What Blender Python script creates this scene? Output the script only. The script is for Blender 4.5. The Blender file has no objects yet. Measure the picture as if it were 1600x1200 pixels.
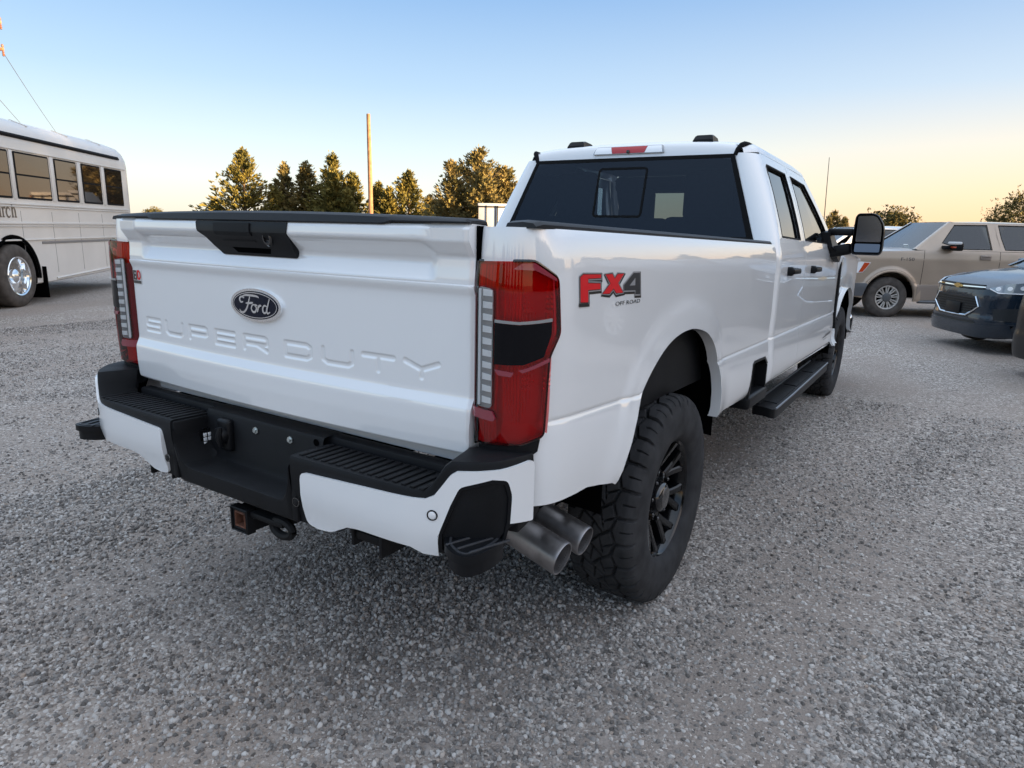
import bpy, bmesh, math, random
import numpy as np
from mathutils import Vector, Matrix

random.seed(7)
rng = np.random.default_rng(7)
R_ = math.radians
scene = bpy.context.scene
col = scene.collection
PI = math.pi

# ------------------------------------------------------------------ camera
def make_camera():
    yaw, pitch, roll = R_(32.681), R_(12.832), R_(1.340)
    f = Vector((-math.sin(yaw) * math.cos(pitch), math.cos(yaw) * math.cos(pitch), -math.sin(pitch)))
    r = Vector((math.cos(yaw), math.sin(yaw), 0))
    u = r.cross(f)
    r2 = math.cos(roll) * r + math.sin(roll) * u
    u2 = -math.sin(roll) * r + math.cos(roll) * u
    cam = bpy.data.cameras.new('camera')
    cam.sensor_width = 36.0
    cam.lens = 36.0 * 1059.82 / 1600.0
    cam.clip_start = 0.05
    cam.clip_end = 4000
    o = bpy.data.objects.new('camera', cam)
    col.objects.link(o)
    m = Matrix(((r2.x, u2.x, -f.x, 1.83453), (r2.y, u2.y, -f.y, -1.40686), (r2.z, u2.z, -f.z, 1.48095), (0, 0, 0, 1)))
    o.matrix_world = m
    scene.camera = o
make_camera()

# ------------------------------------------------------------------ light
SUN_HEADING, SUN_ELEV = R_(78), R_(5.2)      # heading clockwise from +y
world = bpy.data.worlds.new('World')
scene.world = world
world.use_nodes = True
wn = world.node_tree.nodes
wl = world.node_tree.links
wn.clear()
sky = wn.new('ShaderNodeTexSky')
sky.sky_type = 'NISHITA'
sky.sun_disc = False
sky.sun_elevation = SUN_ELEV
sky.sun_rotation = SUN_HEADING
sky.altitude = 350
sky.air_density = 1.0
sky.dust_density = 1.3
sky.ozone_density = 1.6
def wnode(t, **k):
    n = wn.new(t)
    for a, b in k.items():
        setattr(n, a, b)
    return n
def wmath(op, a, b=None, c=None):
    n = wnode('ShaderNodeMath', operation=op)
    for i, v in enumerate((a, b, c)):
        if v is None:
            continue
        if isinstance(v, (int, float)):
            n.inputs[i].default_value = v
        else:
            wl.new(v, n.inputs[i])
    return n.outputs[0]
wtc = wn.new('ShaderNodeTexCoord')
wsep = wn.new('ShaderNodeSeparateXYZ')
wl.new(wtc.outputs['Generated'], wsep.inputs[0])
def wramp(src, stops, k):
    r = wn.new('ShaderNodeValToRGB')
    e = r.color_ramp.elements
    while len(e) < len(stops):
        e.new(.5)
    for i, (p, c) in enumerate(stops):
        e[i].position = p
        e[i].color = (c[0] * k, c[1] * k, c[2] * k, 1)
    wl.new(src, r.inputs[0])
    return r.outputs[0]
# evening gradient by height above the horizon: blue overhead and brightened there to light the truck, cream low down, peach towards the sunset
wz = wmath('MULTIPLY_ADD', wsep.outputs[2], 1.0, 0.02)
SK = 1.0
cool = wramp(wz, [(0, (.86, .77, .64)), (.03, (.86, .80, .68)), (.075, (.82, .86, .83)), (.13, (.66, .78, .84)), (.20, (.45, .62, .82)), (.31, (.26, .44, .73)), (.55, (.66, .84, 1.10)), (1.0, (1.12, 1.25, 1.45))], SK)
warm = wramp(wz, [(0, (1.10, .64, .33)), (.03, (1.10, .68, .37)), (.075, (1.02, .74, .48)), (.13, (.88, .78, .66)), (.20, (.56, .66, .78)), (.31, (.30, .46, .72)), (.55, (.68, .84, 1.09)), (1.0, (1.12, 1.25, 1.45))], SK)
# cosine of the angle to the sun's heading
hx, hy = math.sin(SUN_HEADING), math.cos(SUN_HEADING)
ch = wmath('MULTIPLY_ADD', wsep.outputs[0], hx, wmath('MULTIPLY', wsep.outputs[1], hy))
wf = wnode('ShaderNodeMapRange', interpolation_type='SMOOTHSTEP')
wf.inputs[1].default_value = -0.55
wf.inputs[2].default_value = 0.42
wl.new(ch, wf.inputs[0])
wmix = wnode('ShaderNodeMix', data_type='RGBA')
wl.new(wf.outputs[0], wmix.inputs[0])
wl.new(cool, wmix.inputs[6])
wl.new(warm, wmix.inputs[7])
# the hazy glow round the low sun
dp = wnode('ShaderNodeVectorMath', operation='DOT_PRODUCT')
wl.new(wtc.outputs['Generated'], dp.inputs[0])
dp.inputs[1].default_value = (hx * math.cos(SUN_ELEV), hy * math.cos(SUN_ELEV), math.sin(SUN_ELEV))
gl = wmath('POWER', wmath('MAXIMUM', dp.outputs['Value'], 0.0), 9.0)
glow = wnode('ShaderNodeMix', data_type='RGBA', blend_type='ADD')
wl.new(gl, glow.inputs[0])
wl.new(wmix.outputs[2], glow.inputs[6])
glow.inputs[7].default_value = (1.5, 1.05, .66, 1)
# the physical sky carries part of it
nk = wnode('ShaderNodeMix', data_type='RGBA')
nk.inputs[0].default_value = 0.08
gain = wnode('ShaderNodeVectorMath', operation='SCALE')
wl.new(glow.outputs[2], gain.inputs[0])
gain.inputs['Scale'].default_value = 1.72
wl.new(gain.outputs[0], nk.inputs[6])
wl.new(sky.outputs[0], nk.inputs[7])
bg = wn.new('ShaderNodeBackground')
bg.inputs['Strength'].default_value = 0.15
wo = wn.new('ShaderNodeOutputWorld')
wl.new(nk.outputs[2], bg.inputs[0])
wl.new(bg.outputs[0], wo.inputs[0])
sun = bpy.data.lights.new('sun', 'SUN')
sun.energy = 5.0
sun.angle = R_(0.5)
sun.color = (1.0, 0.68, 0.33)
so = bpy.data.objects.new('sun', sun)
col.objects.link(so)
sd = Vector((math.sin(SUN_HEADING) * math.cos(SUN_ELEV), math.cos(SUN_HEADING) * math.cos(SUN_ELEV), math.sin(SUN_ELEV)))
so.rotation_euler = sd.to_track_quat('Z', 'Y').to_euler()
so.location = sd * 60
vs = scene.view_settings
vs.view_transform = 'Standard'
vs.look = 'None'
vs.gamma = 1
vs.use_curve_mapping = False
vs.exposure = 2.20

scene.cycles.pixel_filter_width = 1.15 if hasattr(scene, 'cycles') else 1.5

# ------------------------------------------------------------------ materials
def mat(name, color, rough=0.5, metal=0.0, coat=0.0, coat_rough=0.03, spec=0.5, var=0.0, scale=20.0, bump=0.0, bscale=200.0, alpha=None, rvar=0.0, detail=4.0):
    m = bpy.data.materials.new(name)
    m.use_nodes = True
    n = m.node_tree.nodes
    l = m.node_tree.links
    b = n['Principled BSDF']
    b.inputs['Base Color'].default_value = (*color, 1)
    b.inputs['Roughness'].default_value = rough
    b.inputs['Metallic'].default_value = metal
    b.inputs['Coat Weight'].default_value = coat
    b.inputs['Coat Roughness'].default_value = coat_rough
    b.inputs['Specular IOR Level'].default_value = spec
    tc = n.new('ShaderNodeTexCoord')
    if var or rvar:
        t = n.new('ShaderNodeTexNoise')
        t.inputs['Scale'].default_value = scale
        t.inputs['Detail'].default_value = detail
        l.new(tc.outputs['Object'], t.inputs['Vector'])
        if var:
            mx = n.new('ShaderNodeMix')
            mx.data_type = 'RGBA'
            mx.inputs[6].default_value = (*[max(0, c * (1 - var)) for c in color], 1)
            mx.inputs[7].default_value = (*[min(1, c * (1 + var)) for c in color], 1)
            cr = n.new('ShaderNodeMapRange')
            cr.inputs[1].default_value = 0.3
            cr.inputs[2].default_value = 0.7
            l.new(t.outputs[0], cr.inputs[0])
            l.new(cr.outputs[0], mx.inputs[0])
            l.new(mx.outputs[2], b.inputs['Base Color'])
        if rvar:
            mr = n.new('ShaderNodeMapRange')
            mr.inputs[1].default_value = 0.3
            mr.inputs[2].default_value = 0.7
            mr.inputs[3].default_value = max(0.0, rough - rvar)
            mr.inputs[4].default_value = min(1.0, rough + rvar)
            l.new(t.outputs[0], mr.inputs[0])
            l.new(mr.outputs[0], b.inputs['Roughness'])
    if bump:
        t2 = n.new('ShaderNodeTexNoise')
        t2.inputs['Scale'].default_value = bscale
        t2.inputs['Detail'].default_value = 2.0
        l.new(tc.outputs['Object'], t2.inputs['Vector'])
        bp = n.new('ShaderNodeBump')
        bp.inputs['Strength'].default_value = bump
        bp.inputs['Distance'].default_value = 0.002
        l.new(t2.outputs[0], bp.inputs['Height'])
        l.new(bp.outputs[0], b.inputs['Normal'])
    return m

def glass(name, tint, refl=1.0, ior=1.5):
    m = bpy.data.materials.new(name)
    m.use_nodes = True
    n = m.node_tree.nodes
    l = m.node_tree.links
    n.clear()
    o = n.new('ShaderNodeOutputMaterial')
    tr = n.new('ShaderNodeBsdfTransparent')
    tr.inputs[0].default_value = (*tint, 1)
    g = n.new('ShaderNodeBsdfGlossy')
    g.inputs['Roughness'].default_value = 0.01
    g.inputs[0].default_value = (*(refl if isinstance(refl, tuple) else (refl, refl, refl)), 1)
    fr = n.new('ShaderNodeFresnel')
    fr.inputs[0].default_value = ior
    mx = n.new('ShaderNodeMixShader')
    l.new(fr.outputs[0], mx.inputs[0])
    l.new(tr.outputs[0], mx.inputs[1])
    l.new(g.outputs[0], mx.inputs[2])
    l.new(mx.outputs[0], o.inputs[0])
    return m

M = {}
M['white'] = mat('white_paint', (0.84, 0.845, 0.85), 0.34, coat=1.0, coat_rough=0.008, rvar=0.03, scale=3)
M['white'].node_tree.nodes['Principled BSDF'].inputs['Coat IOR'].default_value = 1.95
M['black_plastic'] = mat('black_textured_plastic', (0.0065, 0.007, 0.0085), 0.58, spec=0.22, var=0.25, scale=9, bump=0.35, bscale=420)
M['black_smooth'] = mat('black_smooth_plastic', (0.006, 0.0065, 0.008), 0.42, spec=0.22, var=0.2, scale=6)
M['cap_plastic'] = mat('bed_cap_plastic', (0.014, 0.016, 0.020), 0.52, spec=0.35, bump=0.2, bscale=500)
M['gloss_black'] = mat('gloss_black', (0.006, 0.006, 0.007), 0.12, coat=1.0)
M['wheel_black'] = mat('wheel_black', (0.004, 0.004, 0.005), 0.12, coat=0.35, coat_rough=0.02, spec=0.35)
M['rubber'] = mat('tyre_rubber', (0.034, 0.034, 0.036), 0.88, spec=0.2, var=0.28, scale=14, bump=0.25, bscale=160)
M['old_rubber'] = mat('dusty_rubber', (0.085, 0.074, 0.066), 0.9, spec=0.25, var=0.3, scale=9)
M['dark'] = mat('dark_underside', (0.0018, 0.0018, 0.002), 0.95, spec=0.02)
M['frame_black'] = mat('frame_black', (0.007, 0.007, 0.008), 0.6, spec=0.25, var=0.4, scale=18, bump=0.4, bscale=60)
M['seal'] = mat('rubber_seal', (0.006, 0.006, 0.007), 0.75, spec=0.15)
M['chrome'] = mat('chrome', (0.90, 0.91, 0.92), 0.07, metal=1.0)
M['satin_metal'] = mat('satin_steel', (0.42, 0.42, 0.44), 0.30, metal=1.0, var=0.15, scale=30)
M['exhaust'] = mat('sooty_stainless', (0.30, 0.285, 0.285), 0.40, metal=0.85, var=0.35, scale=14, rvar=0.1)
M['soot'] = mat('pipe_soot', (0.09, 0.085, 0.085), 0.75, metal=0.5, var=0.5, scale=25)
M['rust'] = mat('rusty_steel', (0.13, 0.05, 0.028), 0.85, var=0.45, scale=45, bump=0.4, bscale=200)
M['bolt'] = mat('zinc_bolt', (0.55, 0.60, 0.60), 0.35, metal=0.9)
M['red_lens'] = mat('red_lens', (0.30, 0.0015, 0.006), 0.2, coat=0.35, coat_rough=0.02, spec=0.2, var=0.35, scale=9)
M['red_deep'] = mat('deep_red_lens', (0.10, 0.001, 0.005), 0.16, coat=0.5, coat_rough=0.02, spec=0.3)
M['red_bright'] = mat('red_reflector', (0.44, 0.003, 0.009), 0.22, coat=0.5, coat_rough=0.03)
M['red_glass'] = glass('red_lens_cover', (0.72, 0.02, 0.035), 0.9, 1.5)
M['red_inner'] = mat('lamp_inner_reflector', (0.92, 0.24, 0.24), 0.34, metal=0.45)
M['led_cover'] = glass('clear_lamp_cover', (1.0, 1.0, 1.0), 0.7, 1.35)
M['frit'] = mat('window_frit', (0.0035, 0.0035, 0.004), 0.6, spec=0.12)
M['smoke_lens'] = mat('smoked_lens', (0.002, 0.002, 0.004), 0.12, coat=0.1, coat_rough=0.02, spec=0.18)
M['clear_lens'] = mat('clear_lens', (0.92, 0.93, 0.94), 0.2, metal=0.1, coat=1.0, coat_rough=0.02)
M['lens_grey'] = mat('lens_grey', (0.34, 0.345, 0.35), 0.18, metal=0.4, coat=1.0)
M['pink_lens'] = mat('pale_red_lens', (0.26, 0.03, 0.05), 0.2, coat=1.0)
M['glass_dark'] = glass('dark_tinted_glass', (0.16, 0.195, 0.22), (0.42, 0.49, 0.60), 1.6)
M['glass_clear'] = glass('clear_glass', (0.78, 0.88, 0.82), 0.95, 1.45)
M['glass_side'] = glass('tinted_side_glass', (0.05, 0.055, 0.06), 1.0, 2.3)
M['glass_bg'] = glass('grey_window_glass', (0.10, 0.12, 0.12), 1.0, 1.8)
M['glass_bus'] = glass('bronze_window_glass', (0.12, 0.085, 0.06), 0.95, 2.3)
M['mirror'] = mat('mirror_glass', (0.13, 0.14, 0.16), 0.04, metal=1.0)
M['mirror_dark'] = mat('mirror_glass_dark', (0.10, 0.11, 0.135), 0.12, metal=0.8)
M['seat'] = mat('grey_seat_cloth', (0.035, 0.036, 0.04), 0.85, var=0.2, scale=40)
M['liner'] = mat('cabin_trim', (0.020, 0.021, 0.024), 0.8)
M['emblem_blue'] = mat('emblem_blue', (0.002, 0.005, 0.018), 0.2, coat=0.15, spec=0.2)
M['decal_red'] = mat('decal_red', (0.66, 0.006, 0.014), 0.45, spec=0.25)
M['decal_grey'] = mat('decal_grey', (0.30, 0.30, 0.31), 0.35, coat=0.5)
M['decal_dark'] = mat('decal_dark', (0.035, 0.037, 0.042), 0.3, coat=0.5)
M['decal_black'] = mat('decal_black', (0.010, 0.010, 0.011), 0.35, coat=0.5)
M['bus_white'] = mat('bus_white_paint', (0.66, 0.63, 0.59), 0.45, coat=0.4, coat_rough=0.15, var=0.05, scale=1.5)
M['bus_seam'] = mat('bus_seam', (0.22, 0.21, 0.20), 0.7)
M['beige'] = mat('beige_metallic_paint', (0.46, 0.36, 0.275), 0.34, metal=0.3, coat=0.8, coat_rough=0.06, var=0.06, scale=2)
M['beige_low'] = mat('grey_beige_paint', (0.30, 0.245, 0.205), 0.4, metal=0.2, coat=0.6, coat_rough=0.08)
M['navy'] = mat('navy_paint', (0.008, 0.019, 0.034), 0.25, metal=0.2, coat=0.7, coat_rough=0.03)
M['black_paint'] = mat('black_paint', (0.004, 0.004, 0.005), 0.35, coat=0.15, spec=0.25)
M['silver_wheel'] = mat('brushed_alloy', (0.66, 0.63, 0.59), 0.4, metal=0.6)
M['lens_lit'] = mat('headlamp_lens', (0.30, 0.34, 0.38), 0.12, metal=0.4, coat=1.0)
M['glass_screen'] = glass('windscreen_glass', (0.75, 0.88, 0.82), 1.0, 2.0)
M['ridge'] = mat('pale_black_ridge', (0.035, 0.037, 0.042), 0.45)  # paler black for the step ridges
M['grey_hub'] = mat('grey_hub', (0.13, 0.135, 0.14), 0.4, metal=0.4)
M['grey_plastic'] = mat('grey_bumper_plastic', (0.085, 0.085, 0.09), 0.45, coat=0.2)
M['amber'] = mat('amber_lens', (0.55, 0.07, 0.02), 0.2, coat=1.0)
M['gold'] = mat('gold_badge', (0.65, 0.45, 0.16), 0.3, metal=0.7)
M['grille'] = mat('grille_black', (0.010, 0.012, 0.014), 0.5)
M['pole_wood'] = mat('weathered_pole_wood', (0.30, 0.155, 0.085), 0.85, var=0.3, scale=6, bump=0.5, bscale=40)
M['trailer_white'] = mat('trailer_white', (0.62, 0.62, 0.63), 0.5, var=0.08, scale=2)
M['wire'] = mat('wire_grey', (0.10, 0.10, 0.11), 0.6)
M['porcelain'] = mat('insulator_brown', (0.22, 0.09, 0.05), 0.3, coat=0.6)
M['bark'] = mat('tree_bark', (0.10, 0.07, 0.05), 0.9, var=0.4, scale=8)
M['paper'] = mat('white_card', (0.75, 0.75, 0.74), 0.7)

# ------------------------------------------------------------------ helpers
RAKE = 0.0213                       # the unladen truck sits nose-down a little
def RK(p):
    return (p[0], p[1], p[2] - RAKE * (p[1] - 1.1))

def new_obj(name, me, parent=None, label=None):
    o = bpy.data.objects.new(name, me)
    col.objects.link(o)
    if parent is not None:
        o.parent = parent
    if label:
        o['label'] = label
    return o

def mk(name, V, F, m, parent=None, xf=None, sharp=35, mi=None, label=None, smooth=True):
    me = bpy.data.meshes.new(name)
    if xf:
        V = [xf(v) for v in V]
    me.from_pydata([tuple(v) for v in V], [], [tuple(f) for f in F])
    ms = m if isinstance(m, (list, tuple)) else [m]
    for x in ms:
        me.materials.append(x)
    if mi is not None:
        me.polygons.foreach_set('material_index', np.array(mi, dtype=np.int32))
    me.validate()
    if smooth:
        me.polygons.foreach_set('use_smooth', np.ones(len(me.polygons), dtype=bool))
        try:
            me.set_sharp_from_angle(angle=R_(sharp))
        except Exception:
            pass
    me.update()
    return new_obj(name, me, parent, label)

def thing(name, label, cat, loc=(0, 0, 0), rz=0, group=None):
    o = bpy.data.objects.new(name, None)
    o.empty_display_size = 0.2
    col.objects.link(o)
    o.location = loc
    o.rotation_euler = (0, 0, rz)
    tag(o, label, cat, group)
    return o

def tag(o, label, cat, group=None):
    o['label'] = label
    o['category'] = cat
    if group:
        o['group'] = group
    return o

def copy_tree(o, parent=None):
    c = o.copy()
    col.objects.link(c)
    if parent is not None:
        c.parent = parent
    for ch in list(o.children):
        copy_tree(ch, c)
    return c

class MB:
    """collects verts and faces"""
    def __init__(s):
        s.V = []
        s.F = []
        s.mi = []
    def add(s, V, F, mi=0, mirror=False):
        n = len(s.V)
        if mirror:
            V = [(-v[0], v[1], v[2]) for v in V]
            F = [tuple(reversed(f)) for f in F]
        s.V += [tuple(v) for v in V]
        s.F += [tuple(i + n for i in f) for f in F]
        s.mi += [mi] * len(F)
        return s
    def build(s, name, m, parent=None, xf=None, sharp=35, label=None, smooth=True):
        return mk(name, s.V, s.F, m, parent, xf, sharp, s.mi if isinstance(m, (list, tuple)) else None, label, smooth)

def bm_out(bm):
    bm.verts.ensure_lookup_table()
    bm.verts.index_update()
    V = [tuple(v.co) for v in bm.verts]
    F = [tuple(v.index for v in f.verts) for f in bm.faces]
    bm.free()
    return V, F

def box(c, s, bev=0.0, seg=2, rot=None):
    bm = bmesh.new()
    bmesh.ops.create_cube(bm, size=1.0)
    bmesh.ops.scale(bm, vec=s, verts=bm.verts)
    if bev > 0:
        bmesh.ops.bevel(bm, geom=list(bm.edges), offset=min(bev, min(s) * 0.49), segments=seg, affect='EDGES', profile=0.5)
    if rot is not None:
        bmesh.ops.transform(bm, matrix=rot.to_4x4(), verts=bm.verts)
    bmesh.ops.translate(bm, vec=c, verts=bm.verts)
    return bm_out(bm)

def tube(pts, rad, n=10, caps=True):
    """swept round tube through points; rad number or list"""
    pts = [Vector(p) for p in pts]
    if not isinstance(rad, (list, tuple)):
        rad = [rad] * len(pts)
    V, F = [], []
    up = Vector((0, 0, 1))
    px = None
    for i, p in enumerate(pts):
        a = pts[max(0, i - 1)]
        b = pts[min(len(pts) - 1, i + 1)]
        t = (b - a).normalized()
        if px is None:
            ref = up if abs(t.z) < 0.9 else Vector((1, 0, 0))
            px = t.cross(ref).normalized()
        else:
            px = (px - t * px.dot(t)).normalized()
        py = t.cross(px)
        for k in range(n):
            th = 2 * PI * k / n
            V.append(tuple(p + (px * math.cos(th) + py * math.sin(th)) * rad[i]))
    for i in range(len(pts) - 1):
        for k in range(n):
            k2 = (k + 1) % n
            F.append((i * n + k, i * n + k2, (i + 1) * n + k2, (i + 1) * n + k))
    if caps:
        F.append(tuple(reversed(range(n))))
        F.append(tuple(range((len(pts) - 1) * n, len(pts) * n)))
    return V, F

def lathe(prof, n=32, axis='x', close=False):
    """prof: list of (t, r): distance along axis and radius"""
    V, F = [], []
    for (t, r) in prof:
        for k in range(n):
            th = 2 * PI * k / n
            c, s = math.cos(th) * r, math.sin(th) * r
            V.append({'x': (t, c, s), 'y': (s, t, c), 'z': (c, s, t)}[axis])
    m = len(prof)
    for i in range(m - 1 + (1 if close else 0)):
        j = (i + 1) % m
        for k in range(n):
            k2 = (k + 1) % n
            F.append((i * n + k, i * n + k2, j * n + k2, j * n + k))
    return V, F

def disc_cap(V, F, ring_start, n, flip=False):
    f = tuple(range(ring_start, ring_start + n))
    F.append(tuple(reversed(f)) if flip else f)

def grid_faces(nu, nv, off=0):
    return [(off + i * nv + j, off + (i + 1) * nv + j, off + (i + 1) * nv + j + 1, off + i * nv + j + 1) for i in range(nu - 1) for j in range(nv - 1)]

def xform(VF, m):
    return [tuple(m @ Vector(v)) for v in VF[0]], VF[1]

def area2(p):
    return 0.5 * sum(p[i][0] * p[(i + 1) % len(p)][1] - p[(i + 1) % len(p)][0] * p[i][1] for i in range(len(p)))

def offset_poly(p, d):
    """grow a polygon outward by d with mitres"""
    if area2(p) < 0:
        p = p[::-1]
    n = len(p)
    out = []
    for i in range(n):
        a, b, c = Vector(p[i - 1]), Vector(p[i]), Vector(p[(i + 1) % n])
        e1, e2 = (b - a).normalized(), (c - b).normalized()
        n1, n2 = Vector((e1.y, -e1.x)), Vector((e2.y, -e2.x))
        h = n1 + n2
        k = d / max(0.35, 0.5 * h.length_squared)
        out.append(tuple(b + h * k))
    return out

def round_poly(p, r, seg=4, only=None):
    n = len(p)
    out = []
    for i in range(n):
        a, b, c = Vector(p[i - 1]), Vector(p[i]), Vector(p[(i + 1) % n])
        rr = r if only is None else only.get(i, 0)
        if rr <= 0:
            out.append(tuple(b))
            continue
        l1, l2 = (a - b).length, (c - b).length
        d = min(rr, l1 * 0.45, l2 * 0.45)
        p0, p1 = b + (a - b).normalized() * d, b + (c - b).normalized() * d
        for k in range(seg + 1):
            t = k / seg
            out.append(tuple((1 - t) ** 2 * p0 + 2 * t * (1 - t) * b + t * t * p1))
    return out

def patch(polys, fn, cu=(), cv=(), o1=0.004, o0=-0.01, bev=0.0, drop=0.003, flip=False, back=True):
    """2D polygons (a list of point lists) cut along cu / cv, laid on the surface fn(u,v,off), given thickness o1..o0"""
    bm = bmesh.new()
    cache = {}
    for p in polys:
        if area2(p) < 0:
            p = p[::-1]
        vs = []
        for q in p:
            key = (round(q[0], 5), round(q[1], 5))
            if key not in cache:
                cache[key] = bm.verts.new((q[0], q[1], 0))
            if not vs or vs[-1] is not cache[key]:
                vs.append(cache[key])
        if vs[0] is vs[-1]:
            vs.pop()
        bm.faces.new(vs)
    if bev > 0:
        bmesh.ops.inset_region(bm, faces=list(bm.faces), thickness=bev, use_even_offset=True, use_boundary=True)
    for x in cu:
        bmesh.ops.bisect_plane(bm, geom=list(bm.verts) + list(bm.edges) + list(bm.faces), plane_co=(x, 0, 0), plane_no=(1, 0, 0))
    for y in cv:
        bmesh.ops.bisect_plane(bm, geom=list(bm.verts) + list(bm.edges) + list(bm.faces), plane_co=(0, y, 0), plane_no=(0, 1, 0))
    bm.normal_update()
    bm.verts.index_update()
    bv = set()
    bedges = []
    for e in bm.edges:
        if len(e.link_faces) == 1:
            bv.add(e.verts[0].index)
            bv.add(e.verts[1].index)
            f = e.link_faces[0]
            # order as in face
            vs = [l.vert for l in f.loops]
            i = vs.index(e.verts[0])
            if vs[(i + 1) % len(vs)] is e.verts[1]:
                bedges.append((e.verts[0].index, e.verts[1].index))
            else:
                bedges.append((e.verts[1].index, e.verts[0].index))
    bm.verts.ensure_lookup_table()
    V = []
    F = []
    n = len(bm.verts)
    for v in bm.verts:
        o = o1 - (drop if (bev > 0 and v.index in bv) else 0)
        V.append(tuple(fn(v.co.x, v.co.y, o)))
    for f in bm.faces:
        F.append(tuple(v.index for v in f.verts))
    if back:
        bidx = {}
        for i in bv:
            bidx[i] = len(V)
            co = bm.verts[i].co
            V.append(tuple(fn(co.x, co.y, o0)))
        for a, b in bedges:
            F.append((b, a, bidx[a], bidx[b]))
    bm.free()
    if flip:
        F = [tuple(reversed(f)) for f in F]
    return V, F

def frange(a, b, n):
    return [a + (b - a) * i / (n - 1) for i in range(n)]

def interp(x, xs, ys):
    return float(np.interp(x, xs, ys))

def sstep(a, b, x):
    t = min(1.0, max(0.0, (x - a) / (b - a)))
    return t * t * (3 - 2 * t)

class Curve2:
    """arc-length polyline (smoothed) in plan"""
    def __init__(s, pts, sub=8):
        P = [Vector(p) for p in pts]
        Q = []
        for i in range(len(P) - 1):
            p0, p1, p2, p3 = P[max(0, i - 1)], P[i], P[i + 1], P[min(len(P) - 1, i + 2)]
            for k in range(sub):
                t = k / sub
                Q.append(0.5 * ((2 * p1) + (p2 - p0) * t + (2 * p0 - 5 * p1 + 4 * p2 - p3) * t * t + (3 * p1 - p0 - 3 * p2 + p3) * t ** 3))
        Q.append(P[-1])
        s.Q = np.array([(q.x, q.y) for q in Q])
        d = np.hypot(*np.diff(s.Q, axis=0).T)
        s.S = np.concatenate([[0], np.cumsum(d)])
        s.L = float(s.S[-1])
    def at(s, t):
        return float(np.interp(t, s.S, s.Q[:, 0])), float(np.interp(t, s.S, s.Q[:, 1]))
    def nrm(s, t):
        a, b = s.at(max(0, t - 0.009)), s.at(min(s.L, t + 0.009))
        dx, dy = b[0] - a[0], b[1] - a[1]
        L = math.hypot(dx, dy)
        return dy / L, -dx / L            # right of travel
    def s_of(s, x=None, y=None):
        j = 0 if x is not None else 1
        val = x if x is not None else y
        i = int(np.argmin(np.abs(s.Q[:, j] - val)))
        return float(s.S[i])

def text_mesh(txt, size=1.0, extrude=0.0):
    cu = bpy.data.curves.new('lettering', 'FONT')
    cu.body = txt
    cu.size = size
    cu.extrude = extrude
    cu.resolution_u = 3
    o = bpy.data.objects.new('lettering', cu)
    col.objects.link(o)
    bpy.context.view_layer.update()
    dg = bpy.context.evaluated_depsgraph_get()
    me = o.evaluated_get(dg).to_mesh()
    V = [tuple(v.co) for v in me.vertices]
    F = [tuple(p.vertices) for p in me.polygons]
    o.evaluated_get(dg).to_mesh_clear()
    bpy.data.objects.remove(o)
    bpy.data.curves.remove(cu)
    return V, F

def stroke(pts, w, z0=0.0):
    """flat 2D stroke polygon with width (number or list) as quads"""
    P = [Vector(p) for p in pts]
    if not isinstance(w, (list, tuple)):
        w = [w] * len(P)
    V, F = [], []
    for i, p in enumerate(P):
        a, b = P[max(0, i - 1)], P[min(len(P) - 1, i + 1)]
        t = (b - a).normalized()
        nn = Vector((-t.y, t.x))
        V += [tuple(p + nn * w[i] / 2), tuple(p - nn * w[i] / 2)]
    for i in range(len(P) - 1):
        F.append((2 * i, 2 * i + 1, 2 * i + 3, 2 * i + 2))
    return V, F
# ------------------------------------------------------------------ the white pickup (right side at x = +1, tailgate at y = 0)
truck = thing('pickup_truck', 'big white crew cab pickup truck seen from behind, with black bumper pads and black wheels', 'pickup truck')

# ---- wheels
def seg_dist(P, Q, a, b):
    ax, ay = a
    bx, by = b
    dx, dy = bx - ax, by - ay
    L = dx * dx + dy * dy + 1e-12
    t = np.clip(((P - ax) * dx + (Q - ay) * dy) / L, 0, 1)
    return np.hypot(P - ax - t * dx, Q - ay - t * dy)

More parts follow.
